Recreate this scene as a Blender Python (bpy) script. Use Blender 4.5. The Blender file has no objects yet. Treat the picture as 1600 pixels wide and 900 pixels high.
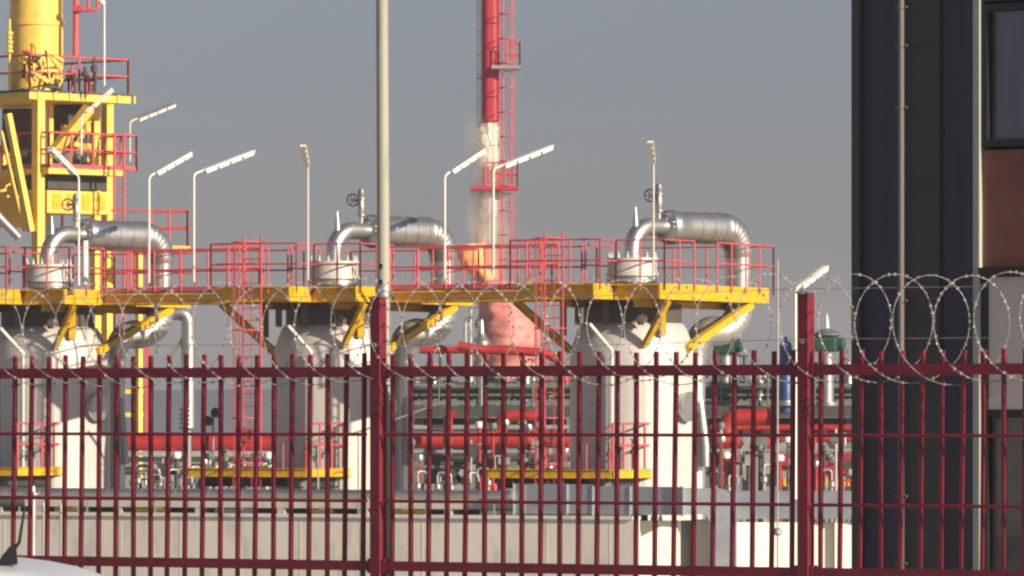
import bpy, math, random
from mathutils import Vector, Matrix
R = math.radians
random.seed(7)
scene = bpy.context.scene
C = scene.collection

# ------------------------------------------------------------------ camera
EYE = 1.65
SHIMMER = 3.0      # densest part of the added mist that imitates heat shimmer
HAZE = 0.00022     # air density per metre
cam = bpy.data.cameras.new("camera")
cam.lens = 225.0; cam.sensor_width = 36.0; cam.shift_y = 0.125
cam.clip_start = 0.5; cam.clip_end = 20000
cam.dof.use_dof = False
camo = bpy.data.objects.new("camera", cam); C.objects.link(camo)
camo.location = (0, 0, EYE); camo.rotation_euler = (R(90), 0, 0)
scene.camera = camo

# ------------------------------------------------------------------ sky, sun, exposure
SUN_AZ = 50.0      # degrees to the right of the direction straight back past the camera
SUN_EL = 21.0
sdir = Vector((math.sin(R(SUN_AZ)) * math.cos(R(SUN_EL)), -math.cos(R(SUN_AZ)) * math.cos(R(SUN_EL)), math.sin(R(SUN_EL))))
world = bpy.data.worlds.new("World"); scene.world = world; world.use_nodes = True
nt = world.node_tree; nt.nodes.clear()
sky = nt.nodes.new('ShaderNodeTexSky'); sky.sky_type = 'NISHITA'; sky.sun_disc = False
sky.sun_elevation = R(SUN_EL); sky.sun_rotation = math.atan2(sdir.x, sdir.y)
sky.altitude = 0; sky.air_density = 1.0; sky.dust_density = 1.2; sky.ozone_density = 4.0
hsv = nt.nodes.new('ShaderNodeHueSaturation'); hsv.inputs['Saturation'].default_value = 0.7
bg = nt.nodes.new('ShaderNodeBackground'); bg.inputs['Strength'].default_value = 0.05
wo = nt.nodes.new('ShaderNodeOutputWorld')
tint = nt.nodes.new('ShaderNodeMixRGB'); tint.blend_type = 'MULTIPLY'; tint.inputs[0].default_value = 1; tint.inputs[2].default_value = (1.0, .935, 1.05, 1)
nt.links.new(sky.outputs[0], hsv.inputs['Color']); nt.links.new(hsv.outputs[0], tint.inputs[1]); nt.links.new(tint.outputs[0], bg.inputs['Color']); nt.links.new(bg.outputs[0], wo.inputs['Surface'])
sl = bpy.data.lights.new("sun", 'SUN'); sl.energy = 4.8; sl.angle = R(0.5); sl.color = (1.0, 0.87, 0.68)
so = bpy.data.objects.new("sun", sl); C.objects.link(so)
so.rotation_euler = (-sdir).to_track_quat('-Z', 'Y').to_euler(); so.location = (30, -20, 40)
vs = scene.view_settings
scene.display_settings.display_device = 'sRGB'
vs.view_transform = 'Standard'; vs.look = 'None'; vs.gamma = 1; vs.use_curve_mapping = False; vs.exposure = 0.45
scene.render.engine = 'CYCLES'
cy = scene.cycles
cy.use_denoising = True; cy.max_bounces = 6; cy.filter_width = 2.4; cy.pixel_filter_type = 'BLACKMAN_HARRIS'
cy.volume_bounces = 1

# ------------------------------------------------------------------ helpers
def P(px, py, D):
    """point at pixel (px, py) of the 1600x900 photograph at depth D metres"""
    return Vector(((px - 800) * 1e-4 * D, D, EYE + (650 - py) * 1e-4 * D))

def axes(deg):
    a = R(deg)
    return Vector((math.cos(a), -math.sin(a), 0)), Vector((math.sin(a), math.cos(a), 0))

UP = Vector((0, 0, 1))

class MB:
    def __init__(s): s.v = []; s.f = []; s.sm = []
    def add(s, vs, fs, smooth=False):
        n = len(s.v); s.v += [Vector(p) for p in vs]
        s.f += [tuple(i + n for i in f) for f in fs]; s.sm += [smooth] * len(fs)
        return s
    def hexa(s, c, a, b, d):
        """box: centre, three half vectors"""
        vs = [c + a * i + b * j + d * k for k in (-1, 1) for j in (-1, 1) for i in (-1, 1)]
        return s.add(vs, [(0, 2, 3, 1), (4, 5, 7, 6), (0, 1, 5, 4), (2, 6, 7, 3), (0, 4, 6, 2), (1, 3, 7, 5)])
    def box(s, c, sx, sy, sz, deg=0):
        u, v = axes(deg)
        return s.hexa(Vector(c), u * sx / 2, v * sy / 2, UP * sz / 2)
    def bar(s, p, q, w, h, up=UP):
        p, q = Vector(p), Vector(q); d = q - p; l = d.length; d.normalize()
        if abs(d.dot(up)) > .98: up = Vector((0, 1, 0))
        sd = d.cross(up).normalized(); u2 = sd.cross(d)
        return s.hexa((p + q) / 2, d * l / 2, sd * w / 2, u2 * h / 2)
    def ibeam(s, p, q, w, h, t=.02):
        p, q = Vector(p), Vector(q); d = (q - p).normalized(); up = UP
        if abs(d.dot(up)) > .98: up = Vector((0, 1, 0))
        sd = d.cross(up).normalized(); u2 = sd.cross(d)
        s.bar(p, q, t, h - 2 * t, up)
        for k in (-1, 1):
            o = u2 * (k * (h - t) / 2); s.bar(p + o, q + o, w, t, up)
        return s
    def tube(s, pts, r, seg=10, cap=True, smooth=True, closed=False):
        pts = [Vector(p) for p in pts]; n = len(pts)
        rs = r if isinstance(r, (list, tuple)) else [r] * n
        T = []
        for i in range(n):
            if closed: t = pts[(i + 1) % n] - pts[i - 1]
            else: t = pts[min(i + 1, n - 1)] - pts[max(i - 1, 0)]
            T.append(t.normalized())
        ref = UP if abs(T[0].dot(UP)) < .9 else Vector((1, 0, 0))
        nrm = (ref - T[0] * ref.dot(T[0])).normalized()
        vs = []
        for i in range(n):
            nrm = (nrm - T[i] * nrm.dot(T[i])).normalized(); bi = T[i].cross(nrm)
            for k in range(seg):
                a = 2 * math.pi * k / seg
                vs.append(pts[i] + (nrm * math.cos(a) + bi * math.sin(a)) * rs[i])
        m = n if closed else n - 1
        fs = [(i * seg + k, i * seg + (k + 1) % seg, ((i + 1) % n) * seg + (k + 1) % seg, ((i + 1) % n) * seg + k) for i in range(m) for k in range(seg)]
        s.add(vs, fs, smooth)
        if cap and not closed:
            s.add(vs[:seg], [tuple(range(seg))[::-1]]); s.add(vs[-seg:], [tuple(range(seg))])
        return s
    def lathe(s, c, prof, seg=24, axis=UP, smooth=True):
        c = Vector(c); axis = Vector(axis).normalized()
        ref = Vector((1, 0, 0)) if abs(axis.x) < .9 else Vector((0, 1, 0))
        a1 = (ref - axis * ref.dot(axis)).normalized(); a2 = axis.cross(a1)
        def ring(r, z):
            return [c + axis * z + (a1 * math.cos(2 * math.pi * k / seg) + a2 * math.sin(2 * math.pi * k / seg)) * max(r, 1e-4) for k in range(seg)]
        runs = [[0]]
        for i in range(1, len(prof)):
            runs[-1].append(i)
            if i < len(prof) - 1:
                d0 = Vector((prof[i][0] - prof[i - 1][0], prof[i][1] - prof[i - 1][1])); d1 = Vector((prof[i + 1][0] - prof[i][0], prof[i + 1][1] - prof[i][1]))
                if d0.length > 1e-6 and d1.length > 1e-6 and d0.angle(d1) > R(32): runs.append([i])
        for run in runs:
            vs = [q for i in run for q in ring(*prof[i])]
            s.add(vs, [(i * seg + k, i * seg + (k + 1) % seg, (i + 1) * seg + (k + 1) % seg, (i + 1) * seg + k) for i in range(len(run) - 1) for k in range(seg)], smooth)
        s.add(ring(*prof[0]), [tuple(range(seg))[::-1]]); s.add(ring(*prof[-1]), [tuple(range(seg))])
        return s
    def prism(s, poly, z0, z1):
        n = len(poly)
        vs = [Vector((p[0], p[1], z0)) for p in poly] + [Vector((p[0], p[1], z1)) for p in poly]
        fs = [tuple(range(n))[::-1], tuple(range(n, 2 * n))] + [(i, (i + 1) % n, n + (i + 1) % n, n + i) for i in range(n)]
        return s.add(vs, fs)
    def build(s, name, mat, parent=None, bevel=0):
        o0 = Vector((0, 0, 0)); p = parent
        while p is not None: o0 += p.location; p = p.parent
        base = Vector((0, 0, 0))
        if parent is None:
            xs = [v.x for v in s.v]; ys = [v.y for v in s.v]; zs = [v.z for v in s.v]
            base = Vector(((min(xs) + max(xs)) / 2, (min(ys) + max(ys)) / 2, min(zs)))
        me = bpy.data.meshes.new(name)
        me.from_pydata([v - o0 - base for v in s.v], [], s.f)
        me.polygons.foreach_set('use_smooth', s.sm); me.update()
        import bmesh
        bm = bmesh.new(); bm.from_mesh(me); bmesh.ops.recalc_face_normals(bm, faces=bm.faces); bm.to_mesh(me); bm.free()
        me.materials.append(mat)
        o = bpy.data.objects.new(name, me); C.objects.link(o)
        if parent is not None: o.parent = parent
        o.location = base
        if bevel:
            b = o.modifiers.new('bevel', 'BEVEL'); b.width = bevel; b.segments = 2; b.limit_method = 'ANGLE'
        return o

def tag(o, label=None, cat=None, group=None, kind=None):
    if label: o['label'] = label
    if cat: o['category'] = cat
    if group: o['group'] = group
    if kind: o['kind'] = kind
    return o

def thing(name, label, cat, loc, group=None):
    o = bpy.data.objects.new(name, None); C.objects.link(o); o.location = Vector(loc)
    o.empty_display_size = .2
    return tag(o, label, cat, group)

def copy_tree(o, parent=None):
    c = o.copy(); C.objects.link(c); c.parent = parent
    for ch in list(o.children): copy_tree(ch, c)
    return c

def dup(o, loc, label=None, group=None, rotz=None):
    c = copy_tree(o); c.location = Vector(loc)
    if label: c['label'] = label
    if group: c['group'] = group
    if rotz is not None: c.rotation_euler = (0, 0, rotz)
    return c

def arc(c, a, b, r, t0, t1, n=10):
    """arc points: centre c, unit axes a, b"""
    return [c + a * (r * math.cos(t0 + (t1 - t0) * i / n)) + b * (r * math.sin(t0 + (t1 - t0) * i / n)) for i in range(n + 1)]

def bendpath(pts, r, n=8):
    """polyline with rounded corners of radius r"""
    pts = [Vector(p) for p in pts]; out = [pts[0]]
    for i in range(1, len(pts) - 1):
        a, b, c = pts[i - 1], pts[i], pts[i + 1]
        d1 = (a - b).normalized(); d2 = (c - b).normalized()
        ang = d1.angle(d2); t = min(r / math.tan(ang / 2), (a - b).length * .49, (c - b).length * .49)
        p, q = b + d1 * t, b + d2 * t
        for k in range(n + 1):
            u = k / n; out.append(p * (1 - u) ** 2 + b * (2 * u * (1 - u)) + q * u * u)
    out.append(pts[-1]); return out

# ------------------------------------------------------------------ materials
def mat(name, col, rough=.5, metal=0., var=.12, scale=3., bump=.0, dirt=None, dirt_amt=.0, spec=.5, stretch=(1, 1, 1)):
    m = bpy.data.materials.new(name); m.use_nodes = True; n = m.node_tree; b = n.nodes['Principled BSDF']
    tc = n.nodes.new('ShaderNodeTexCoord'); mp = n.nodes.new('ShaderNodeMapping'); mp.inputs['Scale'].default_value = stretch
    n.links.new(tc.outputs['Object'], mp.inputs[0])
    no = n.nodes.new('ShaderNodeTexNoise'); no.inputs['Scale'].default_value = scale; no.inputs['Detail'].default_value = 6
    no.inputs['Roughness'].default_value = .65
    n.links.new(mp.outputs[0], no.inputs['Vector'])
    rp = n.nodes.new('ShaderNodeValToRGB')
    rp.color_ramp.elements[0].position = .3; rp.color_ramp.elements[1].position = .72
    c0 = [max(0, x * (1 - var)) for x in col]; c1 = [min(1, x * (1 + var)) for x in col]
    rp.color_ramp.elements[0].color = (*c0, 1); rp.color_ramp.elements[1].color = (*c1, 1)
    n.links.new(no.outputs[0], rp.inputs[0]); last = rp.outputs[0]
    if dirt:
        n2 = n.nodes.new('ShaderNodeTexNoise'); n2.inputs['Scale'].default_value = scale * 2.7; n2.inputs['Detail'].default_value = 8
        n.links.new(mp.outputs[0], n2.inputs['Vector'])
        r2 = n.nodes.new('ShaderNodeValToRGB'); r2.color_ramp.elements[0].position = .52; r2.color_ramp.elements[1].position = .7
        r2.color_ramp.elements[1].color = (dirt_amt,) * 3 + (1,); r2.color_ramp.elements[0].color = (0, 0, 0, 1)
        n.links.new(n2.outputs[0], r2.inputs[0])
        mx = n.nodes.new('ShaderNodeMixRGB'); mx.inputs[2].default_value = (*dirt, 1)
        n.links.new(r2.outputs[0], mx.inputs[0]); n.links.new(last, mx.inputs[1]); last = mx.outputs[0]
    n.links.new(last, b.inputs['Base Color'])
    mr = n.nodes.new('ShaderNodeMapRange'); mr.inputs[3].default_value = max(.05, rough - .1); mr.inputs[4].default_value = min(1, rough + .12)
    n.links.new(no.outputs[0], mr.inputs[0]); n.links.new(mr.outputs[0], b.inputs['Roughness'])
    b.inputs['Metallic'].default_value = metal; b.inputs['Specular IOR Level'].default_value = spec
    if bump:
        bp = n.nodes.new('ShaderNodeBump'); bp.inputs['Strength'].default_value = bump; bp.inputs['Distance'].default_value = .02
        n.links.new(no.outputs[0], bp.inputs['Height']); n.links.new(bp.outputs[0], b.inputs['Normal'])
    return m

M = {}
M['crimson'] = mat('crimson fence paint', (.185, .012, .031), .48, var=.22, scale=5, dirt=(.10, .035, .03), dirt_amt=.7)
M['rail_red'] = mat('red rail paint', (.60, .085, .10), .5, var=.15, scale=3, dirt=(.25, .12, .10), dirt_amt=.35)
M['pipe_red'] = mat('red pipe paint', (.36, .024, .022), .45, var=.3, scale=2, dirt=(.3, .03, .03), dirt_amt=.4)
M['stack_red'] = mat('stack red paint', (.48, .030, .060), .5, var=.15, scale=1.2)
M['base_pink'] = mat('pinkish red base paint', (.58, .20, .17), .55, var=.25, scale=1.3, dirt=(.62, .38, .30), dirt_amt=.6)
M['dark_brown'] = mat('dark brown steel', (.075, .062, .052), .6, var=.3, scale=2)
M['yellow'] = mat('yellow steel paint', (.72, .43, .010), .5, var=.14, scale=4, dirt=(.26, .12, .03), dirt_amt=.55)
M['tower_yellow'] = mat('pale yellow tower paint', (.88, .59, .11), .5, var=.07, scale=1.5, dirt=(.5, .30, .05), dirt_amt=.4)
M['alu'] = mat('aluminium cladding', (.56, .55, .53), .37, metal=.90, var=.06, scale=2, bump=.12)
M['alu_bend'] = mat('brushed aluminium bends', (.60, .59, .565), .38, metal=.78, var=.06, scale=2, bump=.1)
M['alu_shell'] = mat('vessel cladding', (.59, .565, .52), .52, metal=.14, var=.10, scale=1.2, bump=.08, dirt=(.5, .46, .40), dirt_amt=.35, stretch=(1, 1, .35))
M['alu_dark'] = mat('weathered aluminium', (.45, .44, .43), .4, metal=.8, var=.15, scale=3)
M['white'] = mat('white lamp paint', (.78, .76, .68), .45, var=.06, scale=4)
M['cream'] = mat('cream pole paint', (.62, .58, .50), .5, var=.08, scale=4)
M['grey_pole'] = mat('galvanised pole', (.36, .35, .29), .6, metal=.0, var=.12, scale=6, stretch=(1, 1, .2), dirt=(.22, .20, .16), dirt_amt=.5)
M['galv'] = mat('galvanised steel', (.42, .41, .40), .45, metal=.6, var=.15, scale=3)
M['wire'] = mat('razor wire steel', (.36, .335, .33), .6, metal=.3, var=.2, scale=9)
M['duct'] = mat('duct sheet metal', (.36, .38, .42), .42, metal=.55, var=.10, scale=1.6, bump=.12, dirt=(.28, .28, .29), dirt_amt=.5)
M['flange'] = mat('bright flange steel', (.75, .74, .70), .35, metal=.7, var=.08)
M['wall'] = mat('pale concrete render', (.68, .64, .56), .85, var=.09, scale=.9, bump=.1, dirt=(.40, .37, .32), dirt_amt=.55, stretch=(1, 1, .4))
M['wall_white'] = mat('cream painted wall', (.82, .79, .65), .8, var=.05, scale=.8, dirt=(.55, .52, .42), dirt_amt=.3, stretch=(1, 1, .4))
M['grating'] = mat('steel grating', (.10, .10, .09), .7, metal=.3, var=.3, scale=6)
M['dark_steel'] = mat('dark steel', (.055, .058, .058), .6, metal=.2, var=.35, scale=2)
M['mid_steel'] = mat('grey green steel', (.14, .17, .15), .55, metal=.2, var=.3, scale=3)
M['grey_steel'] = mat('grey structural steel', (.30, .30, .28), .55, metal=.3, var=.2, scale=3)
M['green'] = mat('green motor paint', (.018, .075, .05), .45, var=.15)
M['blue'] = mat('blue motor paint', (.022, .07, .21), .4, var=.15)
M['black'] = mat('black plastic', (.015, .015, .017), .4, var=.1)
M['rubber'] = mat('tyre rubber', (.02, .02, .02), .8, var=.1)
M['car_white'] = mat('white car paint', (.70, .70, .72), .2, var=.01, scale=1)
M['clad'] = mat('dark blue grey cladding', (.044, .046, .070), .5, var=.12, scale=.7, stretch=(1, 1, .25), dirt=(.055, .053, .055), dirt_amt=.5)
M['clad_green'] = mat('dark green grey panel', (.055, .057, .052), .5, var=.12, scale=.7, stretch=(1, 1, .25))
M['trim'] = mat('pale window trim', (.40, .42, .38), .5, var=.12, scale=3, stretch=(1, 1, .2))
M['downpipe'] = mat('brown grey downpipe', (.15, .125, .12), .5, var=.12, scale=4, stretch=(1, 1, .2))
M['frame_dark'] = mat('dark window frame', (.018, .018, .02), .4, var=.1)
M['brick'] = mat('red brown panel', (.25, .090, .060), .6, var=.08, scale=1.4, dirt=(.12, .045, .035), dirt_amt=.5)
M['beige'] = mat('beige painted panel', (.72, .64, .58), .7, var=.08, scale=1.2)
M['blind'] = mat('beige blind', (.74, .67, .62), .8, var=.07, scale=1)
M['room'] = mat('dim room behind glass', (.34, .34, .42), .8, var=.25, scale=1.4, stretch=(3, 3, .2))
M['room_dark'] = mat('dark lower pane interior', (.46, .42, .36), .8, var=.5, scale=.9)

def bands_mat():
    """flare stack: red and white painted bands with joins left ragged to imitate heat shimmer, by height"""
    m = bpy.data.materials.new('banded stack paint'); m.use_nodes = True; n = m.node_tree; b = n.nodes['Principled BSDF']
    tc = n.nodes.new('ShaderNodeTexCoord'); sep = n.nodes.new('ShaderNodeSeparateXYZ')
    no = n.nodes.new('ShaderNodeTexNoise'); no.inputs['Scale'].default_value = 2.4; no.inputs['Detail'].default_value = 5
    n.links.new(tc.outputs['Object'], sep.inputs[0]); n.links.new(tc.outputs['Object'], no.inputs['Vector'])
    ma = n.nodes.new('ShaderNodeMath'); ma.operation = 'MULTIPLY_ADD'; ma.inputs[1].default_value = 1.1
    n.links.new(no.outputs[0], ma.inputs[0]); n.links.new(sep.outputs['Z'], ma.inputs[2])
    mr = n.nodes.new('ShaderNodeMapRange'); mr.inputs[1].default_value = 0; mr.inputs[2].default_value = 20
    n.links.new(ma.outputs[0], mr.inputs[0])
    rp = n.nodes.new('ShaderNodeValToRGB'); cr = rp.color_ramp; cr.interpolation = 'LINEAR'
    n.links.new(mr.outputs[0], rp.inputs[0]); n.links.new(rp.outputs[0], b.inputs['Base Color'])
    b.inputs['Roughness'].default_value = .55
    return m, cr

def glass(name, tint=(.6, .62, .68), rough=.03):
    m = bpy.data.materials.new(name); m.use_nodes = True; n = m.node_tree; n.nodes.remove(n.nodes['Principled BSDF'])
    out = n.nodes['Material Output']
    t = n.nodes.new('ShaderNodeBsdfTransparent'); t.inputs[0].default_value = (*tint, 1)
    g = n.nodes.new('ShaderNodeBsdfGlossy'); g.inputs['Roughness'].default_value = rough
    f = n.nodes.new('ShaderNodeFresnel'); f.inputs['IOR'].default_value = 1.5
    mx = n.nodes.new('ShaderNodeMixShader')
    n.links.new(f.outputs[0], mx.inputs[0]); n.links.new(t.outputs[0], mx.inputs[1]); n.links.new(g.outputs[0], mx.inputs[2])
    n.links.new(mx.outputs[0], out.inputs['Surface']); return m
M['glass'] = glass('window glass', (.93, .93, .95))
M['car_glass'] = glass('car glass', (.1, .11, .12))

# ------------------------------------------------------------------ ground and distance
def ground_z(y):
    pts = [(-200, 0), (0, 0), (50, -.68), (105, -3.2), (9000, -3.2)]
    for (a, za), (b, zb) in zip(pts, pts[1:]):
        if y <= b: return za + (zb - za) * (y - a) / (b - a)
    return -3.2
g = MB(); xs = [-1500, -400, -80, -30, 0, 30, 80, 400, 1500]; ys = [-200, -20, 0, 15, 30, 50, 70, 90, 105, 140, 200, 400, 1000, 1900]
g.add([Vector((x, y, ground_z(y))) for y in ys for x in xs],
      [(j * 9 + i, j * 9 + i + 1, (j + 1) * 9 + i + 1, (j + 1) * 9 + i) for j in range(len(ys) - 1) for i in range(8)], True)
tag(g.build('ground', mat('gravelly ground', (.40, .38, .34), .95, var=.25, scale=.5, bump=.3)), kind='structure')
h = MB(); n = 90; hv = []
for i in range(n):
    t = i / (n - 1); x = -900 + 1800 * t
    z = 4.6 + 2.6 * math.sin(t * 17 + .6) * math.sin(t * 5) + 1.0 * math.sin(t * 53)
    hv += [Vector((x, 1200, -4)), Vector((x, 1230, max(2, z + 1))), Vector((x, 1300, -4))]
h.add(hv, [f for i in range(n - 1) for f in ((3 * i, 3 * i + 3, 3 * i + 4, 3 * i + 1), (3 * i + 1, 3 * i + 4, 3 * i + 5, 3 * i + 2))], True)
tag(h.build('hills', mat('distant wooded hill', (.06, .085, .11), .95, var=.2, scale=.01)), kind='structure')

hz = MB(); hz.hexa(Vector((0, 850, 13)), Vector((1510, 0, 0)), Vector((0, 1070, 0)), UP * 17.6)
hm = bpy.data.materials.new('thin haze'); hm.use_nodes = True; hn = hm.node_tree; hn.nodes.remove(hn.nodes['Principled BSDF'])
pv = hn.nodes.new('ShaderNodeVolumePrincipled'); pv.inputs['Color'].default_value = (.84, .85, .95, 1); pv.inputs['Density'].default_value = HAZE; pv.inputs['Anisotropy'].default_value = 0.0
hn.links.new(pv.outputs[0], hn.nodes['Material Output'].inputs['Volume'])
tag(hz.build('haze', hm), kind='stuff')

# ------------------------------------------------------------------ office building on the right
PSI = 39
bU, bV = axes(PSI)
O = Vector(((1334 - 800) * 1e-4 * 48, 48, 0))
GZ = ground_z(48)
def s_at(px, O=O, U=bU):
    k = (px - 800) * 1e-4
    return (k * O.y - O.x) / (U.x - k * U.y)
def zf(py, px=1480):
    s = s_at(px); D = (O + bU * s).y
    return EYE + (650 - py) * 1e-4 * D
def fpt(px, z, out=0.): return O + bU * s_at(px) - bV * out + UP * z
bld = thing('office_building', 'dark metal clad office building with a brown panel and windows behind the red fence', 'building', O + UP * GZ)
TOP = 9.5
b = MB()     # structural body behind the cladding
p0 = fpt(1334, 0, -.10); p1 = p0 + bU * 10; 
b.prism([(q.x, q.y) for q in (p0 + bU * .02, p1, p1 + bV * 9, p0 + bU * .02 + bV * 9)], GZ, TOP)
b.build('wall', M['clad'], bld)
def strip(px0, px1, o0, o1, m, name, z0=GZ, z1=TOP, back=.095):
    mb = MB(); s0, s1 = s_at(px0), s_at(px1)
    a = O + bU * s0; c = O + bU * s1
    mb.prism([(q.x, q.y) for q in (a - bV * o0, c - bV * o1, c + bV * back, a + bV * back)], z0, z1)
    return mb.build(name, m, bld)
strip(1334, 1346, .03, .03, M['clad_green'], 'corner_trim')
strip(1346.3, 1394, -.02, -.05, M['clad'], 'cladding_panel')
strip(1394.3, 1424, .0, .02, M['clad'], 'cladding_panel')
strip(1424.3, 1470, .02, .02, M['clad_green'], 'cladding_panel')
strip(1470.3, 1509, -.02, -.05, M['clad'], 'cladding_panel')
strip(1509.3, 1526, .015, .015, M['clad'], 'cladding_panel')
strip(1526.3, 1536, .05, .05, M['trim'], 'window_trim')
for py in (70, 285, 500, 610, 790):
    m_ = MB(); a = fpt(1424.5, zf(py), .022); c = fpt(1469.5, zf(py), .022)
    m_.bar(a, c, .01, .012); m_.build('panel_joint', M['clad'], bld)
d = MB(); c0 = fpt(1417, GZ, .075); d.tube([c0, c0 + UP * (TOP - GZ)], .024, 12)
dp = d.build('downpipe', M['downpipe'], bld)
for py in (12, 72, 168, 470, 775, 880):
    k = MB(); c0 = fpt(1417, zf(py, 1417), .075); k.lathe(c0, [(.031, -.012), (.031, .012)], 12)
    k.bar(c0, c0 + bV * .09, .012, .02); k.bar(c0 + bU * .055, c0 - bU * .055 , .014, .016)
    k.build('bracket', M['downpipe'], dp)
# upper window
def window(px0, z0, z1, width, back_mat, name='window', mull=()):
    s0 = s_at(px0); f = MB(); a = O + bU * s0; c = a + bU * width; t = .05
    for (q, r_) in ((a, a + bU * t), (c - bU * t, c)):
        f.prism([(w.x, w.y) for w in (q - bV * .03, r_ - bV * .03, r_ + bV * .095, q + bV * .095)], z0, z1)
    for (za, zb) in ((z0, z0 + t), (z1 - t, z1)):
        q, r_ = a + bU * t, c - bU * t
        f.prism([(w.x, w.y) for w in (q - bV * .028, r_ - bV * .028, r_ + bV * .093, q + bV * .093)], za, zb)
    for mz in mull:
        q, r_ = a + bU * t, c - bU * t
        f.prism([(w.x, w.y) for w in (q - bV * .026, r_ - bV * .026, r_ + bV * .06, q + bV * .06)], mz - .02, mz + .02)
    fo = f.build('window_frame', M['frame_dark'], bld)
    zs = [z0 + t] + list(mull) + [z1 - t]
    for i in range(len(zs) - 1):
        q, r_ = a + bU * t, c - bU * t
        gl = MB(); gl.prism([(w.x, w.y) for w in (q + bV * .03, r_ + bV * .03, r_ + bV * .038, q + bV * .038)], zs[i] + .022, zs[i + 1] - .022)
        gl.build('pane', M['glass'], fo)
        bk = MB(); bk.prism([(w.x, w.y) for w in (q + bV * .045, r_ + bV * .045, r_ + bV * .09, q + bV * .09)], zs[i] + .005, zs[i + 1] - .005)
        bk.build('blind', back_mat[i], fo)
window(1536.6, zf(229, 1560), zf(6, 1560), 2.4, [M['room']])
window(1536.6, zf(2, 1560), zf(2, 1560) + 1.3, 2.4, [M['room']])
strip(1536.6, 1980, .01, .01, M['brick'], 'brown_panel', zf(417, 1560), zf(234.5, 1560))
s_ = MB(); a = fpt(1537, zf(425, 1560), 0); s_.prism([(w.x, w.y) for w in (a - bV * .07, a + bU * 2.4 - bV * .07, a + bU * 2.4 + bV * .09, a + bV * .09)], zf(432, 1560), zf(418, 1560))
s_.build('ledge', M['frame_dark'], bld)
strip(1536.6, 1546, .03, .03, M['frame_dark'], 'door_frame', zf(641, 1560), zf(433, 1560))
strip(1546.3, 1980, .012, .012, M['beige'], 'beige_panel', zf(640, 1560), zf(433, 1560))
window(1536.6, -.4, zf(641, 1560), 2.4, [M['room_dark']])

# ------------------------------------------------------------------ red fence
FT = 34
fU, fV = axes(FT)
FO = Vector((0, 40, 0))
def fs_(px):
    k = (px - 800) * 1e-4
    return 40 * k / (fU.x - k * fU.y)
def fp(s, z, out=0.): return FO + fU * s - fV * out + UP * z
S1, S2 = fs_(591), fs_(1259)
STEP = (fs_(1237) - fs_(612)) / 21
PW = .078
pl = MB(); a, c = fp(-9, 0), fp(9, 0)
pl.prism([(w.x, w.y) for w in (a - fV * .12, c - fV * .12, c + fV * .12, a + fV * .12)], -1.2, .58)
tag(pl.build('plinth_wall', M['wall']), 'low concrete wall under the red picket fence', 'wall')
def post(s, label):
    t = thing('fence_post', label, 'fence post', fp(s, .58), 'posts of the red fence')
    mb = MB(); mb.hexa(fp(s, (.58 + 2.39) / 2), fU * PW / 2, fV * PW / 2, UP * (2.39 - .58) / 2)
    mb.build('shaft', M['crimson'], t, .004)
    cp = MB(); cp.hexa(fp(s, 2.397), fU * (PW / 2 + .006), fV * (PW / 2 + .006), UP * .006); cp.build('cap', M['crimson'] if s < 0 else M['galv'], t)
    for z in (1.93, .70):
        for sg in (-1, 1):
            br = MB(); br.hexa(fp(s + sg * (PW / 2 + .014), z), fU * .013, fV * .03, UP * .045); br.build('bracket', M['crimson'], t)
    pt = MB()
    for k in range(2): pt.hexa(fp(s, 2.1 + .3 * k, PW / 2 + .006), fU * .012, fV * .006, UP * .012)
    pt.build('wire_clip', M['galv'], t)
    return t
post(S1, 'red square fence post directly below the tall grey pole')
post(S2, 'red square fence post with a pale cap, standing free of any pole')
def panel(sa, sb, first, label, extra=None):
    t = thing('picket_fence', label, 'fence', fp((sa + sb) / 2, .58), 'panels of the red picket fence')
    L0, L1 = sa + PW / 2 + .03, sb - PW / 2 - .03
    def rail(z, hh, th, name):
        mb = MB(); mb.hexa(fp((L0 + L1) / 2, z), fU * (L1 - L0) / 2, fV * th / 2, UP * hh / 2); mb.build(name, M['crimson'], t)
    rail(1.93, .066, .05, 'top_rail'); rail(.70, .062, .05, 'bottom_rail')
    for z in (1.533, 1.112):
        mb = MB(); mb.tube([fp(L0, z, .031), fp(L1, z, .031)], .0105, 8); mb.build('cross_rod', M['crimson'], t)
    s = first; i = 0
    while s < L1 - .005:
        if s > L0 + .005:
            lean = random.uniform(-.006, .006); w = .0235
            mb = MB()
            top = 2.045 + random.uniform(-.008, .008)
            q0, q1 = fp(s + lean, .60, .0), fp(s - lean + .012, top, .0)
            mb.bar(q0, q1, w, w, fV); mb.build('picket', M['crimson'], t)
        s += STEP; i += 1
panel(fs_(-90), S1, fs_(567) - STEP * 60, 'fence panel of red pickets left of the grey pole, in front of the white car')
panel(S1, S2, fs_(612), 'fence panel of red pickets between the two red posts')
panel(S2, fs_(1990), fs_(1281), 'fence panel of red pickets in front of the dark building')

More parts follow.
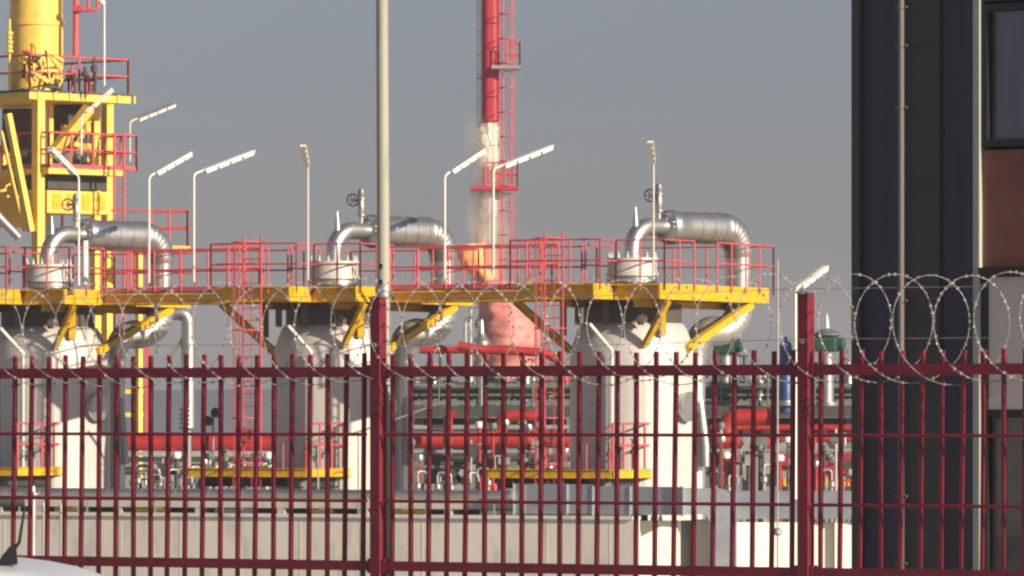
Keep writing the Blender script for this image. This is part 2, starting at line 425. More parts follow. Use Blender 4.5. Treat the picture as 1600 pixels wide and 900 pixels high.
# razor wire: one concertina coil along the fence top
rz = thing('razor_wire', 'coil of barbed razor wire strung along the top of the red fence', 'razor wire', fp(0, 2.1))
w = MB(); bb = MB(); pts = []; pitch = .277; s_start, s_end = fs_(-80), fs_(1700)
th = 0; N = 44; turns = int((s_end - s_start) / pitch); total = turns * N
ph = random.Random(3); off = [ (ph.uniform(-.035, .035), ph.uniform(-.02, .02), ph.uniform(.92, 1.05), ph.uniform(-.02, .02)) for _ in range(turns + 2)]
def lerp(a, b, t): return a + (b - a) * t
prev = None; acc = 0
for i in range(total + 1):
    th = 2 * math.pi * i / N; k = i // N; f = (i % N) / N; f = f * f * (3 - 2 * f)
    o0, o1 = off[k], off[k + 1]
    ds = lerp(o0[0], o1[0], f); dz = lerp(o0[1], o1[1], f); sc = lerp(o0[2], o1[2], f); dv = lerp(o0[3], o1[3], f)
    s = s_start + pitch * i / N + ds + .235 * sc * math.cos(th)
    p = fp(s, 2.178 + dz + .325 * math.sin(th), -.16 * math.cos(th) * sc + dv)
    pts.append(p)
w.tube(pts, .0026, 5)
ln = 0
for i in range(1, len(pts)):
    d = pts[i] - pts[i - 1]; ln += d.length
    if ln > .022:
        ln = 0; d.normalize(); a = Vector((random.uniform(-1, 1), random.uniform(-1, 1), random.uniform(-1, 1))); sd = d.cross(a).normalized()
        c = pts[i]; L = .0095; n2 = d.cross(sd)
        bb.add([c - sd * L - d * .008, c - d * .002 + n2 * .0035, c + sd * L - d * .006, c + sd * L + d * .006, c + d * .002 + n2 * .0035, c - sd * L + d * .008,
                c - n2 * .0035], [(0, 1, 4, 5), (1, 2, 3, 4), (0, 6, 1), (1, 6, 2), (3, 6, 4), (4, 6, 5), (5, 6, 0), (2, 6, 3)])
w.build('wire', M['wire'], rz)
bo = bb.build('barbs', M['wire'], rz); bo['kind'] = 'stuff'
for z, lab in ((2.115, 'thin straight wire stretched inside the razor coil, lower of two'), (2.42, 'thin straight wire stretched inside the razor coil, upper of two')):
    t = MB(); t.tube([fp(s_start, z, .05), fp(S1, z - .012, .05), fp((S1 + S2) / 2, z - .03, .05), fp(S2, z, .05), fp(s_end, z, .05)], .0022, 5)
    tag(t.build('tension_wire', M['wire']), lab, 'wire', 'straight wires through the razor coil')

# tall grey pole standing behind the left post
gp = thing('grey_pole', 'tall grey steel pole rising above the fence out of the picture', 'pole', fp(S1, -.5, -.085))
q0 = fp(S1, -.5, -.085); q1 = P(597, 0, q0.y); q1 = q0 + (q1 - q0) * 1.35; 
m_ = MB(); m_.tube([q0, q0.lerp(q1, .5), q1], [.043, .040, .035], 16); m_.build('shaft', M['grey_pole'], gp)
m_ = MB(); m_.lathe(q0.lerp(q1, (2.43 + .5) / (q1.z + .5)), [(.046, -.06), (.046, .05)], 16); m_.build('collar', M['galv'], gp)
for dx in (-1, 1):
    m_ = MB(); c0 = q0.lerp(q1, (2.55 + .5) / (q1.z + .5)) - fV * .042 + fU * .01; m_.hexa(c0 + UP * (.05 * dx), fU * .011, fV * .004, UP * .016); m_.build('screw_plate', M['dark_steel'], gp)
m_ = MB(); c0 = fp(fs_(573.5), .0, -.16); m_.tube([c0, c0 + UP * 1.94], .013, 10)
tag(m_.build('conduit_pipe', M['galv']), 'thin grey conduit pipe left of the fence post under the pole', 'pipe')

# ------------------------------------------------------------------ white car in the foreground
def car():
    gz = -.262; D = 20.4; xr = (300 - 800) * 1e-4 * D
    t = thing('white_car', 'white car parked before the fence, its roof and black aerial showing', 'car', (xr - 2.1, D, gz))
    # profile stations from the rear (0) to the nose: x back from rear, z of belt, z of roof, half widths
    st = [(0.0, .55, .62, .62, .70, .58), (.06, .30, .95, 1.06, .80, .60), (.14, .24, .97, 1.30, .83, .57), (.30, .22, .97, 1.425, .85, .60), (.60, .22, .96, 1.468, .86, .62), (1.2, .20, .95, 1.492, .87, .63),
          (1.8, .20, .94, 1.485, .87, .63), (2.3, .20, .93, 1.42, .87, .61), (2.8, .20, .92, 1.16, .87, .64), (3.1, .20, .90, .93, .86, .66), (3.7, .22, .80, .84, .83, .62), (4.05, .26, .62, .70, .78, .58), (4.2, .34, .50, .55, .66, .50)]
    body = MB(); ring = []
    for (x, zb, zbelt, zr, hw, rw) in st:
        prof = [(-hw * .9, zb), (-hw, zb + .12), (-hw, (zb + zbelt) / 2), (-hw * .985, zbelt), (-(rw + .05), zbelt + (zr - zbelt) * .8), (-rw, zbelt + (zr - zbelt) * .94), (-rw * .6, zr - .01 * (zr > 1)), (0, zr + .012 * (zr > 1)),
                (rw * .6, zr - .01 * (zr > 1)), (rw, zbelt + (zr - zbelt) * .94), (rw + .05, zbelt + (zr - zbelt) * .8), (hw * .985, zbelt), (hw, (zb + zbelt) / 2), (hw, zb + .12), (hw * .9, zb)]
        ring.append([Vector((xr - x, D + y, gz + z)) for y, z in prof])
    n = len(ring[0]); vs = [p for r in ring for p in r]
    fs = [(i * n + k, i * n + (k + 1) % n, (i + 1) * n + (k + 1) % n, (i + 1) * n + k) for i in range(len(ring) - 1) for k in range(n)]
    body.add(vs, fs, True); body.add(ring[0], [tuple(range(n))], True); body.add(ring[-1], [tuple(range(n))[::-1]], True)
    bo = body.build('body', M['car_white'], t)
    ss = bo.modifiers.new('s', 'SUBSURF'); ss.levels = 2; ss.render_levels = 2
    for sg in (-1, 1):
        for (xa, xb) in ((.45, 1.2), (1.27, 2.25)):
            gm = MB(); y0, y1 = .868 * sg, .70 * sg
            gm.add([Vector((xr - xa - (.12 if xa < .5 else 0), D + y0, gz + 1.0)), Vector((xr - xb - (.25 if xb > 2 else 0), D + y0, gz + .98)), Vector((xr - xb + (.1 if xb > 2 else 0), D + y1, gz + 1.36)), Vector((xr - xa - .02, D + y1, gz + 1.37))], [(0, 1, 2, 3)])
            go = gm.build('side_window', M['car_glass'], t); so_ = go.modifiers.new('t', 'SOLIDIFY'); so_.thickness = .01
        for x in (.75, 3.35):
            wh = MB(); c = Vector((xr - x, D + sg * .78, gz + .31)); wh.lathe(c, [(.31, -.1), (.325, -.07), (.325, .07), (.31, .1)], 24, Vector((0, 1, 0)))
            wo_ = wh.build('wheel', M['rubber'], t)
            rm = MB(); rm.lathe(c + Vector((0, sg * .1, 0)), [(.2, -.01), (.2, .012), (.06, .02)], 16, Vector((0, 1, 0))); rm.build('rim', M['galv'], wo_)
        tl = MB(); tl.box((xr + .0 - .05, D + sg * .7, gz + .85), .08, .16, .22); tl.build('tail_light', M['pipe_red'], t, .02)
    # roof aerial: black wedge foot with a raked whip
    D -= .38; zr = gz + 1.478
    ab = MB(); x0, x1 = P(-6, 0, D).x, P(27, 0, D).x
    ab.add([Vector((x0, D - .028, zr - .03)), Vector((x1, D - .028, zr - .03)), Vector((x1, D + .028, zr - .03)), Vector((x0, D + .028, zr - .03)),
            Vector((x1 - .024, D - .012, zr + .026)), Vector((x1 - .004, D - .012, zr + .026)), Vector((x1 - .004, D + .012, zr + .026)), Vector((x1 - .024, D + .012, zr + .026))],
           [(0, 1, 5, 4), (1, 2, 6, 5), (2, 3, 7, 6), (3, 0, 4, 7), (4, 5, 6, 7), (0, 3, 2, 1)])
    ao = ab.build('aerial_foot', M['black'], t)
    wp = MB(); wp.tube([Vector((x1 - .014, D, zr + .015)), P(30, 848, D), P(39, 790, D)], [.0085, .0055, .0035], 8); wp.build('aerial_whip', M['black'], ao)
car()

# ------------------------------------------------------------------ the plant: three vessels in a row
TH = 25
U, V = axes(TH)
C3 = Vector((P(988, 0, 156).x, 156, 0)); S = 8.13
PG = -3.2
def L(u, v, z, c=C3): return c + U * u + V * v + UP * z
DECK = 4.80; BEAM = (4.45, 4.83)
def rail_mesh(mb, pts, z, h=1.05, sp=1.15, closed=False, r=.024, toe=True, drop=0.):
    pts = [Vector((p.x, p.y, z)) for p in pts]
    seq = list(zip(pts, pts[1:])) + ([(pts[-1], pts[0])] if closed else [])
    for a, b_ in seq:
        l = (b_ - a).length; n = max(1, round(l / sp))
        for i in range(n + 1):
            q = a.lerp(b_, i / n); mb.tube([q - UP * drop, q + UP * h], r, 6)
        for hh in (h, h * .52): mb.tube([a + UP * hh, b_ + UP * hh], r * .92, 6)
        if toe: mb.bar(a + UP * .06, b_ + UP * .06, .012, .11)

def vessel(c):
    t = thing('process_vessel', 'silver clad cylindrical vessel right of the flare stack, nearest the dark building', 'vessel', c + UP * PG, 'silver vessels in a row')
    Rv = 1.52
    sh = MB(); sh.lathe(c, [(Rv, PG + .35), (Rv, .3), (Rv + .004, .302), (Rv + .004, .345), (Rv, .347), (Rv, 2.0), (Rv + .004, 2.002), (Rv + .004, 2.04), (Rv, 2.042), (Rv, 2.9)], 64)
    so2 = sh.build('shell', M['alu_shell'], t)
    for az in (-150, -112, -80, -48, -10):
        sm2 = MB(); q = Vector((math.cos(R(az)), math.sin(R(az)), 0)); sm2.bar(c + q * Rv + UP * (PG + .4), c + q * Rv + UP * 2.85, .03, .012, q); sm2.build('seam', M['alu_shell'], so2)
    hd = MB(); prof = [(1.52, 2.9), (1.515, 3.05), (1.49, 3.25), (1.45, 3.42), (1.39, 3.60), (1.33, 3.76), (1.25, 3.88), (1.1, 3.96), (.5, 4.05)]
    hd.lathe(c, prof, 64); hd.build('dished_head', M['alu_shell'], t)
    rg = MB(); rg.lathe(c, [(1.20, 3.84), (1.20, 4.36), (.5, 4.38)], 48); rg.build('dark_neck_ring', M['dark_brown'], t)  # dark brown colour stands in for the platform's shadow on the neck
    nk = MB(); nk.lathe(c, [(.55, 4.05), (.55, 4.9), (.64, 4.9), (.64, 5.02), (.55, 5.02), (.55, 5.1)], 32); nk.build('neck', M['alu_dark'], t)
    fl = MB(); fl.lathe(c, [(.64, 5.06), (.64, 5.14), (.60, 5.15), (.60, 5.42), (.64, 5.43), (.64, 5.5), (.2, 5.5)], 40); fo = fl.build('flange', M['alu_shell'], t)
    for i in range(14):
        a = 2 * math.pi * i / 14; bt = MB(); bt.lathe(c + Vector((math.cos(a) * .56, math.sin(a) * .56, 5.5)), [(.035, 0), (.035, .07), (.02, .08), (.02, .14)], 8); bt.build('bolt', M['flange'], fo)
    sk = MB(); sk.lathe(c, [(Rv * 1.02, PG), (Rv * 1.02, PG + .36)], 48); sk.build('skirt', M['grey_steel'], t)
    # side nozzle with its blind flange
    ax = (Vector((.80, -.60, 0))).normalized(); o = c + UP * 1.88 + ax * (Rv - .1)
    nz = MB(); nz.lathe(o, [(.30, 0), (.30, .22), (.36, .22), (.36, .30), (.355, .30), (.355, .305), (.33, .31)], 32, ax); nz.build('nozzle', M['alu'], t)
    # rod brackets on the shell
    lg = MB(); 
    for k, lat in enumerate((-.52, )):
        a0 = c + Vector((lat, -1.47, 3.25)); lg.tube([a0 + Vector((-.55, -.55, .62)), a0 + Vector((0, -.06, -.02))], .045, 8)
        lg.tube([a0 + Vector((0, -.06, 0)), Vector((a0.x, a0.y - .06, -.1))], .032, 8)
    lg.build('rod_pipe', M['white'], t)
    return t
v3 = vessel(C3)

def platform(c):
    t = thing('upper_platform', 'yellow edged steel platform with red railing round the top of the right vessel', 'platform', c + UP * BEAM[0], 'upper platforms round the vessels')
    poly = [(-1.7, -2.9), (.35, -2.9), (.35, -1.95), (1.7, -1.95), (1.7, 4.5), (-1.7, 4.5)]
    pp = [L(u, v, 0, c) for u, v in poly]
    dk = MB()
    inner = [L(u * .985, v * .985, 0, c) for u, v in poly]
    dk.prism([(p.x, p.y) for p in inner], DECK - .03, DECK + .0); dk.build('deck_grating', M['grating'], t)
    for i in range(len(pp)):
        a, b_ = pp[i], pp[(i + 1) % len(pp)]; e = MB(); d = (b_ - a).normalized()
        a2, b2 = a + d * .045, b_ - d * .045
        a2 = Vector((a2.x, a2.y, sum(BEAM) / 2)); b2 = Vector((b2.x, b2.y, sum(BEAM) / 2))
        if i == 3: e.bar(a2 - d * .34, a2, .05, BEAM[1] - BEAM[0] - .01); e.ibeam(a2, b2, .09, BEAM[1] - BEAM[0], .028); e.bar(a2, b2, .084, .33)  # forward plate added past the corner to shade the front beam
        elif i == 1: e.bar(a2 - d * .30, b2, .05, BEAM[1] - BEAM[0] - .01)  # runs on past the corner to cast shade along the front
        else: e.ibeam(a2, b2, .09, BEAM[1] - BEAM[0], .028); e.bar(a2 + UP * .17, b2 + UP * .17, .40, .03)  # wide top lip added to keep the beam face in shade
        e.build('edge_beam', M['yellow'], t)
    for v in (-.9, .3, 1.5, 2.7, 3.8):
        e = MB(); e.ibeam(L(-1.65, v, 4.6, c), L(1.65, v, 4.6, c), .1, .22); e.build('cross_beam', M['yellow'], t)
    for u in (-.9, .9):
        e = MB(); e.ibeam(L(u, -1.9, 4.36, c), L(u, 4.6, 4.36, c), .12, .16); e.build('joist', M['yellow'], t)
    r1 = MB(); rail_mesh(r1, [L(-1.85, -.3, 0, c), L(-1.85, -3.06, 0, c), L(.51, -3.06, 0, c), L(.51, -2.11, 0, c), L(1.78, -2.11, 0, c), L(1.78, -.3, 0, c)], BEAM[1], sp=.8, toe=False, drop=.16)
    r1.build('railing', M['rail_red'], t)
    r2 = MB(); rail_mesh(r2, [L(1.78, 1.1, 0, c), L(1.78, 4.66, 0, c), L(-1.85, 4.66, 0, c), L(-1.85, 1.1, 0, c)], BEAM[1], sp=1.0, toe=False, drop=.16)
    r2.build('railing', M['rail_red'], t)
    # knee braces to the shell and short hangers
    def brace(p, q, w=.13, h=.13):
        e = MB(); e.ibeam(p, q, w, h, .03); e.build('knee_brace', M['yellow'], t)
    brace(c + Vector((.82, -2.35, 4.42)), c + Vector((.27, -1.50, 3.36)))
    # long brace under the pipe side
    p = L(1.62, 3.6, 4.42, c); q = L(1.5, -.15, 3.28, c); e = MB(); e.bar(p, q, .16, .18); e.build('long_brace', M['yellow'], t)
    for (u, v) in ((-1.3, -1.2), (-.75, -1.55), (.0, -1.6), (.8, -1.3), (1.2, -.9)):
        e = MB(); e.ibeam(L(u, v, 3.60 if abs(u) > 1 else 3.85, c), L(u, v, 4.45, c), .16, .14); e.build('hanger', M['yellow'] if u > 1 else M['dark_brown'], t)  # dark brown on most hangers stands in for shade below the deck
    return t
pf3 = platform(C3)

PD = Vector((.70, .714, 0))          # run of the overhead pipe, away to the right
PX = PD.cross(UP)                    # horizontal normal, on the near right side
def overhead(c):
    t = thing('overhead_pipe', 'shiny insulated pipe looping over the platform of the right vessel', 'pipe', c + UP * 5.5, 'insulated pipes looping over the platforms')
    z = 6.32; r1 = .215; r2 = .385
    top = 6.28; rb = .62
    a = MB(); pts = [c + UP * 5.5] + arc(c + UP * (top - rb) + PD * rb, -PD, UP, rb, 0, math.pi / 2, 14) + [c + UP * top + PD * 1.15]
    a.tube(pts, r1, 24); a.build('riser', M['alu'], t)
    k = MB(); o = c + UP * top + PD * 1.10
    k.lathe(o, [(.2, 0), (.30, .03), (.40, .10), (.43, .22), (.43, .30), (.40, .48), (r2, .62), (r2, .72)], 32, PD); 
    for i in range(18):
        aa = 2 * math.pi * i / 18; q = PX * math.cos(aa) + UP * math.sin(aa); k.bar(o + q * .33 + PD * .02, o + q * .44 + PD * .24, .012, .012, PD.cross(q))
    k.build('bell_sleeve', M['alu'], t)
    end = 3.85
    s1 = MB(); s1.lathe(o, [(r2, .70), (r2 + .006, .70), (r2 + .006, .76), (r2, .76), (r2, 1.05), (r2 + .016, 1.05), (r2 + .016, 1.09), (r2, 1.09), (r2, 1.5), (r2 + .016, 1.5), (r2 + .016, 1.54), (r2, 1.54), (r2, 1.92), (r2 + .016, 1.92), (r2 + .016, 1.96), (r2, 1.96), (r2, end - .62 - 1.10)], 32, PD)
    s1.build('insulated_run', M['alu'], t)
    # segmented (lobster back) elbow
    seg = MB(); cc = c + UP * (top - .62) + PD * (end - .62); n = 7; prof = arc(cc, UP, PD, .62, 0, math.pi / 2, n)
    for i in range(n):
        p, q = prof[i], prof[i + 1]; d = (q - p).normalized(); ex = .06
        seg.tube([p - d * ex, p - d * (ex - .03), q + d * (ex - .03), q + d * ex], [r2 * .97, r2 + .012 - .022 * i / n, r2 + .004 - .03 * i / n, r2 * .95 - .02 * i / n], 32)
    seg.build('segmented_elbow', M['alu'], t)
    r3 = .335; base = c + PD * end
    dn = MB(); dn.lathe(base, [(r3, top - .62), (r3, 5.6), (r3 + .006, 5.6), (r3 + .006, 5.55), (r3, 5.55), (r3, 4.35)], 32); dn.build('drop_pipe', M['alu'], t)
    # lower bend: back towards the vessel, then down
    back = Vector((-.84, -.54, 0)).normalized(); ln = 1.30
    seg = MB(); cc = base + UP * 4.35 + back * .60; n = 7; prof = [cc - back * (.60 * math.cos(x)) - UP * (.60 * math.sin(x)) for x in [math.pi / 2 * i / n for i in range(n + 1)]]
    for i in range(n):
        p, q = prof[i], prof[i + 1]; d = (q - p).normalized(); ex = .05
        seg.tube([p - d * ex, p - d * (ex - .03), q + d * (ex - .03), q + d * ex], [r3 * .97, r3 + .012, r3 + .012, r3 * .97], 32)
    seg.build('segmented_elbow', M['alu_bend'], t)
    z4 = 4.35 - .60; r4 = .36
    run = MB(); run.tube([base + UP * z4 + back * .55, base + UP * z4 + back * (ln - .5)], r4, 32); run.build('return_run', M['alu_bend'], t)
    e2 = MB(); dc = base + back * ln
    pts = arc(dc - back * .5 + UP * (z4 - .5), UP, back, .5, 0, math.pi / 2, 12)
    e2.tube([base + UP * z4 + back * (ln - .55)] + pts + [dc + UP * (z4 - .62)], [r4 + .01] + [r4 + .01 - .10 * i / 12 for i in range(13)] + [.26], 32); e2.build('lower_elbow', M['alu_bend'], t)
    d2 = MB(); d2.lathe(dc, [(.235, z4 - .55), (.235, 1.6), (.245, 1.6), (.245, 1.55), (.235, 1.55), (.235, PG)], 24); d2.build('downcomer', M['alu_bend'], t)
    br = MB(); br.tube([dc + UP * 2.15 + PX * .12, dc + UP * .9 + PX * .42 - PD * .1, dc + UP * .4 + PX * .42 - PD * .1], .11, 14); br.build('branch_pipe', M['alu_dark'], t)
    # small vent fin and a hand valve on the riser
    fn = MB(); f0 = c + UP * (top - .18) + PD * .12; fn.lathe(f0, [(.10, 0), (.07, .3), (.02, .62), (.01, .66)], 10); fn.build('vent_spike', M['alu'], t)
    vb = MB(); v0 = c + UP * (top + .15) + PD * .95
    vb.lathe(v0, [(.05, 0), (.05, .22), (.11, .22), (.11, .27), (.07, .28), (.09, .42), (.09, .52), (.06, .62), (.11, .63), (.11, .68), (.08, .69), (.10, .80), (.06, .90), (.02, .92)], 16)
    vo = vb.build('valve', M['alu_dark'], t)
    hw = MB(); hx = Vector((-.95, -.30, 0)).normalized(); h0 = v0 + UP * .62 + hx * .10
    hw.tube([v0 + UP * .62, h0 + hx * .14], .03, 8)
    ho = h0 + hx * .12; s1_ = hx.cross(UP); ring = [ho + (s1_ * math.cos(x) + UP * math.sin(x)) * .15 for x in [2 * math.pi * i / 20 for i in range(20)]]
    # the wheel faces the viewer's side
    fx = Vector((-.25, -.97, 0)); s1_ = fx.cross(UP).normalized(); ring = [ho + (s1_ * math.cos(x) + UP * math.sin(x)) * .15 for x in [2 * math.pi * i / 20 for i in range(20)]]
    hw.tube(ring, .02, 6, closed=True)
    for i in range(3):
        x = math.pi * i / 3; dd = (s1_ * math.cos(x) + UP * math.sin(x)) * .15; hw.tube([ho - dd, ho + dd], .012, 6)
    hw.build('handwheel', M['dark_steel'], vo)
    return t
op3 = overhead(C3)

def low_platform(c):
    t = thing('lower_platform', 'low yellow platform with red steps before the right vessel, just above the ducts', 'platform', c + UP * PG, 'low platforms before the vessels')
    z0, z1 = .16, .37; poly = [(-2.35, -3.4), (1.0, -3.4), (1.0, -.7), (-2.35, -.7)]
    pp = [L(u, v, 0, c) for u, v in poly]
    dk = MB(); dk.prism([(p.x, p.y) for p in [L(u * .985, v * .985, 0, c) for u, v in poly]], z1 - .04, z1 - .01); dk.build('deck_grating', M['grating'], t)
    for i in range(4):
        a, b_ = pp[i], pp[(i + 1) % 4]; d = (b_ - a).normalized(); e = MB(); zz = (z0 + z1) / 2
        e.ibeam(Vector((a.x, a.y, zz)) + d * .04, Vector((b_.x, b_.y, zz)) - d * .04, .08, z1 - z0, .02); e.build('edge_beam', M['yellow'], t)
    for u in (-2.0, -.7, .7):
        e = MB(); e.ibeam(L(u, -3.3, z0 - .13, c), L(u, -.8, z0 - .13, c), .16, .24); e.build('joist', M['dark_steel'], t)
    for (u, v) in ((-2.1, -3.1), (.75, -3.1), (-2.1, -1.0), (.75, -1.0)):
        e = MB(); e.ibeam(L(u, v, PG, c), L(u, v, z0 - .05, c), .14, .14); e.build('leg', M['grey_steel'], t)
    r = MB(); rail_mesh(r, [L(.96, -3.3, 0, c), L(.96, -.8, 0, c)], z1, h=1.1, sp=.62, r=.03, toe=False); r.build('railing', M['rail_red'], t)
    r = MB(); v = -3.34
    r.tube([L(.93, v, z1 + 1.06, c), L(.25, v, z1 + .62, c), L(-.55, v, z1 + .45, c)], .022, 6)
    for u, hz in ((.28, .62), (-.5, .46)): r.tube([L(u, v, z1, c), L(u, v, z1 + hz, c)], .02, 6)
    r.build('step_rail', M['rail_red'], t)
    for k, (v, hz) in enumerate(((-3.0, .62), (-2.3, .5), (-1.6, .7))):
        vb = MB(); p = L(.72, v, z1, c); vb.lathe(p, [(.03, 0), (.03, hz * .5), (.07, hz * .52), (.07, hz * .66), (.03, hz * .68), (.03, hz), (.07, hz), (.07, hz + .03)], 12); vb.build('valve', M[('pipe_red', 'mid_steel', 'pipe_red')[k]], t)
    for du, hh in ((-1.45, .55), (-1.8, .42)):
        vb = MB(); p = L(du, -2.4, z1, c); vb.lathe(p, [(.06, 0), (.06, .15), (.13, .16), (.13, .26), (.05, .27), (.05, hh), (.15, hh), (.15, hh + .03)], 12); vb.build('valve', M['mid_steel'], t)
    return t
lp3 = low_platform(C3)

for i, (vl, pl_, ol, ll) in enumerate((
        ('silver clad cylindrical vessel behind the fence post that carries the grey pole', 'yellow edged steel platform with red railing round the middle vessel, crossed by the grey pole',
         'shiny insulated pipe looping over the middle vessel, crossed by the grey pole', 'low yellow platform with red steps before the middle vessel, left of the grey pole'),
        ('silver clad cylindrical vessel below the yellow tower, cut by the frame', 'yellow edged steel platform with red railing below the yellow tower, cut by the frame',
         'shiny insulated pipe looping in front of the legs of the yellow tower', 'low yellow platform with red steps above the white car, cut by the frame'))):
    sh = -U * S * (i + 1)
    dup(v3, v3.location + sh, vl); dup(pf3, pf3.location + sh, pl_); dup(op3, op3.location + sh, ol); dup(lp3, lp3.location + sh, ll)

# walkways linking the platforms
def walkway(c, label):
    t = thing('walkway', label, 'walkway', L(1.7, 0, BEAM[0], c), 'walkways between the vessel platforms')
    u0, u1, v0, v1 = 1.78, S - 1.78, -.25, 1.0
    d = MB(); d.prism([(p.x, p.y) for p in (L(u0, v0 + .05, 0, c), L(u1, v0 + .05, 0, c), L(u1, v1 - .05, 0, c), L(u0, v1 - .05, 0, c))], DECK - .03, DECK); d.build('deck_grating', M['grating'], t)
    for v in (v0, v1):
        e = MB(); e.ibeam(L(u0, v, 4.60, c), L(u1, v, 4.60, c), .38, .26, .03)  # flanges widened so their overhang shades the web
        e.build('side_beam', M['yellow'], t)
    for i in range(5):
        u = u0 + (u1 - u0) * (i + .5) / 5; e = MB(); e.bar(L(u, v0 + .06, 4.6, c), L(u, v1 - .06, 4.6, c), .08, .16); e.build('cross_beam', M['yellow'], t)
    for v, g in ((v0 - .21, (u1, u1)), (v1 + .16, None)):
        r = MB(); 
        if g:
            rail_mesh(r, [L(u0, v, 0, c), L(g[0], v, 0, c)], BEAM[1] - .05, sp=.75)
        else: rail_mesh(r, [L(u0, v, 0, c), L(u1, v, 0, c)], BEAM[1] - .05, sp=.9)
        r.build('railing', M['rail_red'], t)
    for (ua, ub) in ((u1 - 1.25, S - 1.50),):
        e = MB(); e.ibeam(L(ua, v0, 4.47, c), L(ub, v0 - .1, 3.25, c), .16, .17, .03); e.build('knee_brace', M['yellow'], t)
    for i in range(4):     # junction boxes and red signs under the kick plate
        u = u0 + .5 + i * 1.05; e = MB(); e.hexa(L(u, v0 - .13, 4.78, c), U * .17, V * .03, UP * .045); e.build('junction_box', M['rail_red'] if i % 2 else M['galv'], t)
    e = MB(); e.tube([L(u0, v0 - .12, 4.76, c), L(u1, v0 - .12, 4.76, c)], .02, 6); e.build('cable_tube', M['galv'], t)
    return t
C2 = C3 - U * S; C1 = C3 - U * 2 * S
w23 = walkway(C2, 'yellow walkway with red railing crossing in front of the flare stack')
dup(w23, w23.location - U * S, 'yellow walkway with red railing between the left and the middle vessel')
# a stub of platform running out of the picture on the left
w0 = dup(w23, w23.location - U * S * 2, 'yellow walkway with red railing running out of the picture on the left')

# caged ladders down from the walkways
def ladder(c, label):
    base = L(S - .66, -3.16, PG, c); t = thing('caged_ladder', label, 'ladder', base, 'red caged ladders')
    hU = U * .24
    m = MB(); ztop = 6.05
    for s in (-1, 1): m.bar(base + hU * s, base + hU * s + UP * (ztop - PG), .035, .05, V)
    m.build('stile', M['rail_red'], t)
    z = PG + .3
    while z < ztop - .5: m = MB(); m.tube([base - hU + UP * (z - PG), base + hU + UP * (z - PG)], .015, 6); m.build('rung', M['rail_red'], t); z += .3
    m = MB(); z = -.9
    for z in (-.6, .5, 1.6, 2.7, 3.75, 5.9):
        o = base + UP * (z - PG); m.tube([o - hU] + [o + U * (-.36 * math.cos(a)) - V * (.08 + .62 * math.sin(a)) for a in [math.pi * i / 10 for i in range(11)]] + [o + hU], .018, 6)
    for a in (.25, .8, math.pi / 2, math.pi - .8, math.pi - .25):
        o = base + U * (-.36 * math.cos(a)) - V * (.08 + .62 * math.sin(a)); m.bar(o + UP * (-.6 - PG), o + UP * (5.9 - PG), .020, .012, V)
    m.build('cage', M['rail_red'], t)
    o = base - U * .12 - V * .1
    for z in (1.2,):
        m = MB(); m.hexa(o + UP * (z - PG), U * .3, V * .04, UP * .14); m.build('landing_bracket', M['rail_red'], t)
    return t
l3 = ladder(C2, 'red caged ladder between the flare stack and the right vessel')
dup(l3, l3.location - U * S, 'red caged ladder just left of the middle vessel')

# ------------------------------------------------------------------ slim lamp posts
def lamp(px, base_y, bend, tip, D, label, depth=0., mat_='white', tubes=2, r=.026):
    """bend and tip are pixel positions of the arm's ends"""
    b0 = P(px, base_y, D); t = thing('lamp_post', label, 'lamp post', b0, 'slim lamp posts of the plant')
    k = P(bend[0], bend[1], D); k0 = Vector((b0.x, b0.y, k.z)); e = P(tip[0], tip[1], D); e = Vector((e.x, e.y + depth, e.z))
    d = (e - k0).normalized(); fe = k0 + (e - k0) * .16
    m = MB(); m.tube([b0] + bendpath([b0 + UP * .02, k0, k0 + d * .35], .16, 6) + [e - d * .04], r, 8); m.build('pole', M[mat_], t)
    sd = d.cross(UP).normalized(); dn = sd.cross(d); l = (e - fe).length
    hs = MB(); c0 = (fe + e) / 2 + dn * .005; hs.hexa(c0, d * l / 2, sd * .085, dn * .02); ho = hs.build('housing', M['galv'] if mat_ == 'cream' else M['white'], t)
    n = 4
    for i in range(n):
        q = fe + d * (l * (i + .5) / n) - dn * .055; tb = MB(); tb.hexa(q, d * l / n * .42, sd * .07, dn * .032); tb.build('tube_cover', M['white'], ho)
    return t
lamp(123, 446, (123, 276), (84, 234), 158.5, 'white lamp post whose arm leans left, below the yellow tower', -1.2)
lamp(127, 240, (127, 182), (176, 138), 172, 'white lamp post in front of the diagonal brace of the yellow tower')
lamp(203, 252, (203, 190), (266, 156), 184, 'dull cream lamp post beside the mid railing of the yellow tower', 2.2, 'cream')
lamp(233, 442, (233, 276), (296, 237), 157.5, 'white lamp post just right of the left looping pipe', .6)
lamp(303, 440, (306, 272), (391, 232), 159.5, 'white lamp post with a long level arm, between the left and middle vessels', 1.6, 'white')
lamp(481, 438, (481, 262), (475, 226), 155.5, 'white lamp post with its lamp seen end on, just left of the middle pipe loop', -.7, 'cream')  # cream pole and grey housing colour in the lamp's shaded side
lamp(695, 438, (696, 274), (756, 232), 154.8, 'white lamp post just left of the flare stack', .5)
lamp(771, 432, (777, 264), (862, 224), 156.8, 'white lamp post standing in front of the flare stack, arm to the right', 1.6)
lamp(1021, 436, (1021, 258), (1015, 220), 151.8, 'white lamp post with its lamp seen end on, on the right platform', -.7, 'cream')  # shaded side put into the colours, cream pole with grey housing
lamp(1243, 780, (1243, 452), (1293, 415), 145, 'white lamp post rising behind the right fence post', .8, 'white', r=.036)

# ------------------------------------------------------------------ flare stack behind
FD = 235
fx0 = P(766, 0, FD).x
fs0 = thing('flare_stack', 'tall red flare stack with blotchy white bands behind the walkway', 'chimney', (fx0, FD, PG))
bm_, cr = bands_mat()
def zpy(py, D=FD): return EYE + (650 - py) * 1e-4 * D
